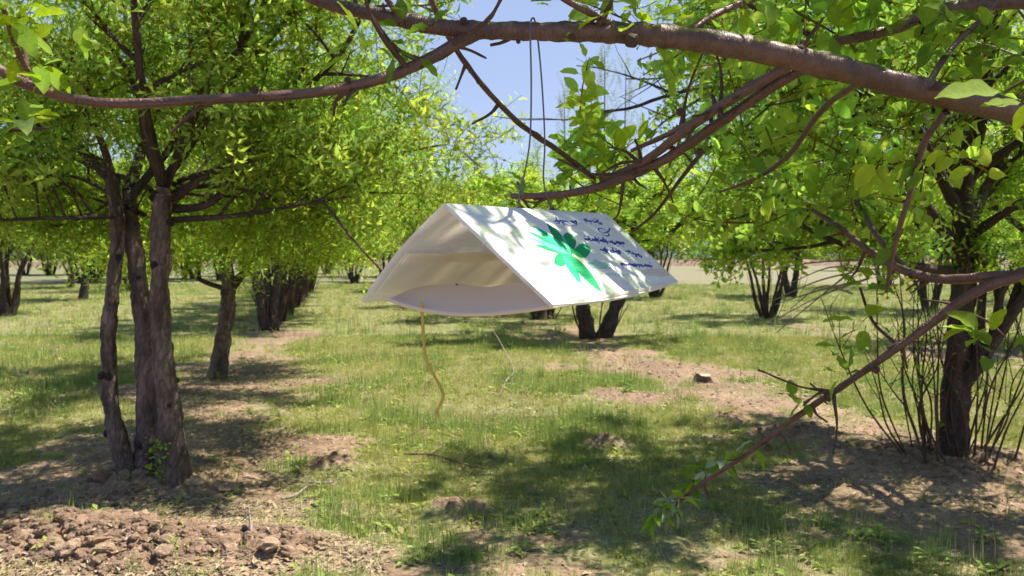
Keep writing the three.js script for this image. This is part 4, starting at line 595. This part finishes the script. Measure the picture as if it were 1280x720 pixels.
  part('strand', new MB(w0).tube([px(651, 264, 0.9), px(648, 252, 0.9), px(656, 215, 0.895), px(662, 178, 0.885), px(664, 110, 0.87), px(663, 55, 0.86), px(662.5, 36, 0.858), px(663.5, 27, 0.862), px(666, 22.5, 0.875), px(668.5, 26, 0.892), px(671, 40, 0.898), px(675, 75, 0.9), px(679, 130, 0.92), px(681, 180, 0.94), px(680, 230, 0.965), px(690, 264, 0.985)], [0.00105], 7, { step: 0.004, rough: 0.03 }).geo(), wireM, w);
  part('twisted_end', new MB(w0).tube(tw, [0.0009], 6, { step: 0.002, rough: 0 }).geo(), wireM, w);
  tag(w, 'thin grey wire looped over the branch and hooked into the trap ridge', 'wire');
  const c0 = px(528, 386, 0.775), cp = [[527, 378, 0.775], [528, 395, 0.775], [529.5, 425, 0.772], [533, 450, 0.77], [543, 470, 0.768], [550, 483, 0.766], [554, 494, 0.765], [551, 505, 0.764], [546, 514, 0.764]].map((q) => px(...q));
  const cm = new THREE.Group(); cm.name = 'yellow_cord'; cm.position.copy(c0); scene.add(cm); const cc = new THREE.CatmullRomCurve3(cp), cordM = new THREE.MeshStandardMaterial({ color: new THREE.Color().setRGB(0.56, 0.41, 0.08), roughness: 0.95 });
  for (const s of [0, Math.PI]) { const q = []; for (let i = 0; i <= 140; i++) { const a = i * 0.75 + s; q.push(cc.getPoint(i / 140).add(V(0.0009 * Math.cos(a), 0, 0.0009 * Math.sin(a)))); } part('strand', new MB(c0).tube(q, [0.00115], 6, { step: 0.002, seg: 220, rough: 0.08 }).geo(), cordM, cm); }
  for (let i = 0; i < 7; i++) { const e = cp[8], d = V(rr(-0.006, 0.004), rr(-0.012, -0.004), rr(-0.004, 0.004)); part('frayed_thread', new MB(c0).tube([e, e.clone().addScaledVector(d, 0.5).add(V(rr(-0.001, 0.001), 0, 0)), e.clone().add(d)], [0.0005, 0.0003], 4, { step: 0.003 }).geo(), cordM, cm); }
  tag(cm, 'frayed yellow brown cord dangling below the open end of the trap', 'cord');
}

// ---------------------------------------------------------------- small things on the ground
{
  seed = 1500;
  const q = (x, y) => { const p = px(x, y, 1), t = EYE.y / (EYE.y - p.y); return onGround((p.x - EYE.x) * t, (p.z - EYE.z) * t); };
  { const o = q(878, 478), g = group('tree_stump', o), ring = dataTex(128, 128, (u, v) => { const r = Math.hypot(u - 0.5, v - 0.5), k = 0.75 + 0.16 * Math.sin(r * 120 + 3 * fbm(u * 5, v * 5)) + 0.3 * fbm(u * 9, v * 9); return [k, k * 0.9, k * 0.78]; }, false);
    part('trunk', new MB(o).tube([o.clone().add(V(0, -0.08, 0)), o.clone().add(V(0, 0.03, 0)), o.clone().add(V(0.01, 0.075, 0))], [0.12, 0.1, 0.085], 14, { step: 0.02, rough: 0.25, mottle: 0.9 }).geo(), M.barkGrey, g);
    const top = part('cut_face', new THREE.CylinderGeometry(0.078, 0.082, 0.012, 18), new THREE.MeshStandardMaterial({ color: new THREE.Color().setRGB(0.62, 0.5, 0.38), map: ring, roughness: 0.9 }), g); top.position.set(0.01, 0.078, 0); top.rotation.z = 0.06;
    tag(g, 'low sawn tree stump with a pale cut face in the lane', 'tree stump'); }
  const stick = (name, pts, r, mat, label, cat, twigs = []) => { const P = pts.map(([x, y, h]) => q(x, y).add(V(0, (h ?? 0.01) + r, 0))), o = P[0].clone(), g = group(name, o); part('stem', new MB(o).tube(P, [r, r * 0.85, r * 0.5], 7, { step: 0.03, rough: 0.2 }).geo(), mat, g); for (const t of twigs) { const R = t.map(([x, y, h]) => q(x, y).add(V(0, (h ?? 0.01) + r, 0))); part('side_twig', new MB(o).tube(R, [r * 0.6, r * 0.3], 5, { step: 0.03, rough: 0.2 }).geo(), mat, g); } return tag(g, label, cat); };
  stick('broken_stick', [[352, 634], [368, 630, 0.02], [384, 620, 0.03]], 0.011, M.dead, 'short pale broken stick lying right of the three trunks', 'stick');
  stick('upright_stick', [[316, 712], [314, 703, 0.03], [312, 698, 0.08]], 0.008, M.dead, 'small pale stick standing in the dug soil heap', 'stick', [[[313, 700, 0.06], [302, 698, 0.05]]]);
  stick('fallen_branch', [[505, 572], [540, 574, 0.02], [575, 584, 0.02], [610, 590, 0.01]], 0.008, M.barkTwig, 'dark thin fallen branch on the grass below the cord', 'branch', [[[540, 574, 0.03], [560, 566, 0.06]], [[575, 584, 0.03], [600, 575, 0.07]], [[560, 578, 0.03], [585, 596, 0.02]]]);
  stick('fallen_twig', [[495, 556], [515, 549, 0.02], [535, 536, 0.04]], 0.007, M.barkTwig, 'thin brown twig on the sunlit grass left of the cord end', 'twig');
  stick('bleached_twig', [[618, 575], [609, 564, 0.02], [606, 553, 0.05]], 0.006, M.dead, 'curved bleached twig sticking up from the grass in the lane', 'twig');
  stick('bleached_twig', [[624, 498], [634, 482, 0.05], [642, 470, 0.04], [628, 452, 0.2], [612, 436, 0.38]], 0.008, M.dead, 'pale forked dead twig rising from the grass below the trap', 'twig', [[[634, 482, 0.05], [655, 476, 0.05]], [[642, 470, 0.04], [662, 462, 0.08]], [[628, 490, 0.04], [638, 492, 0.02]]]);
  stick('pale_stick', [[386, 609], [402, 610], [418, 609]], 0.01, M.dead, 'short straight pale stick lying flat on bare soil', 'stick');
}
console.log('twigs', total);
renderer.render(scene, camera);
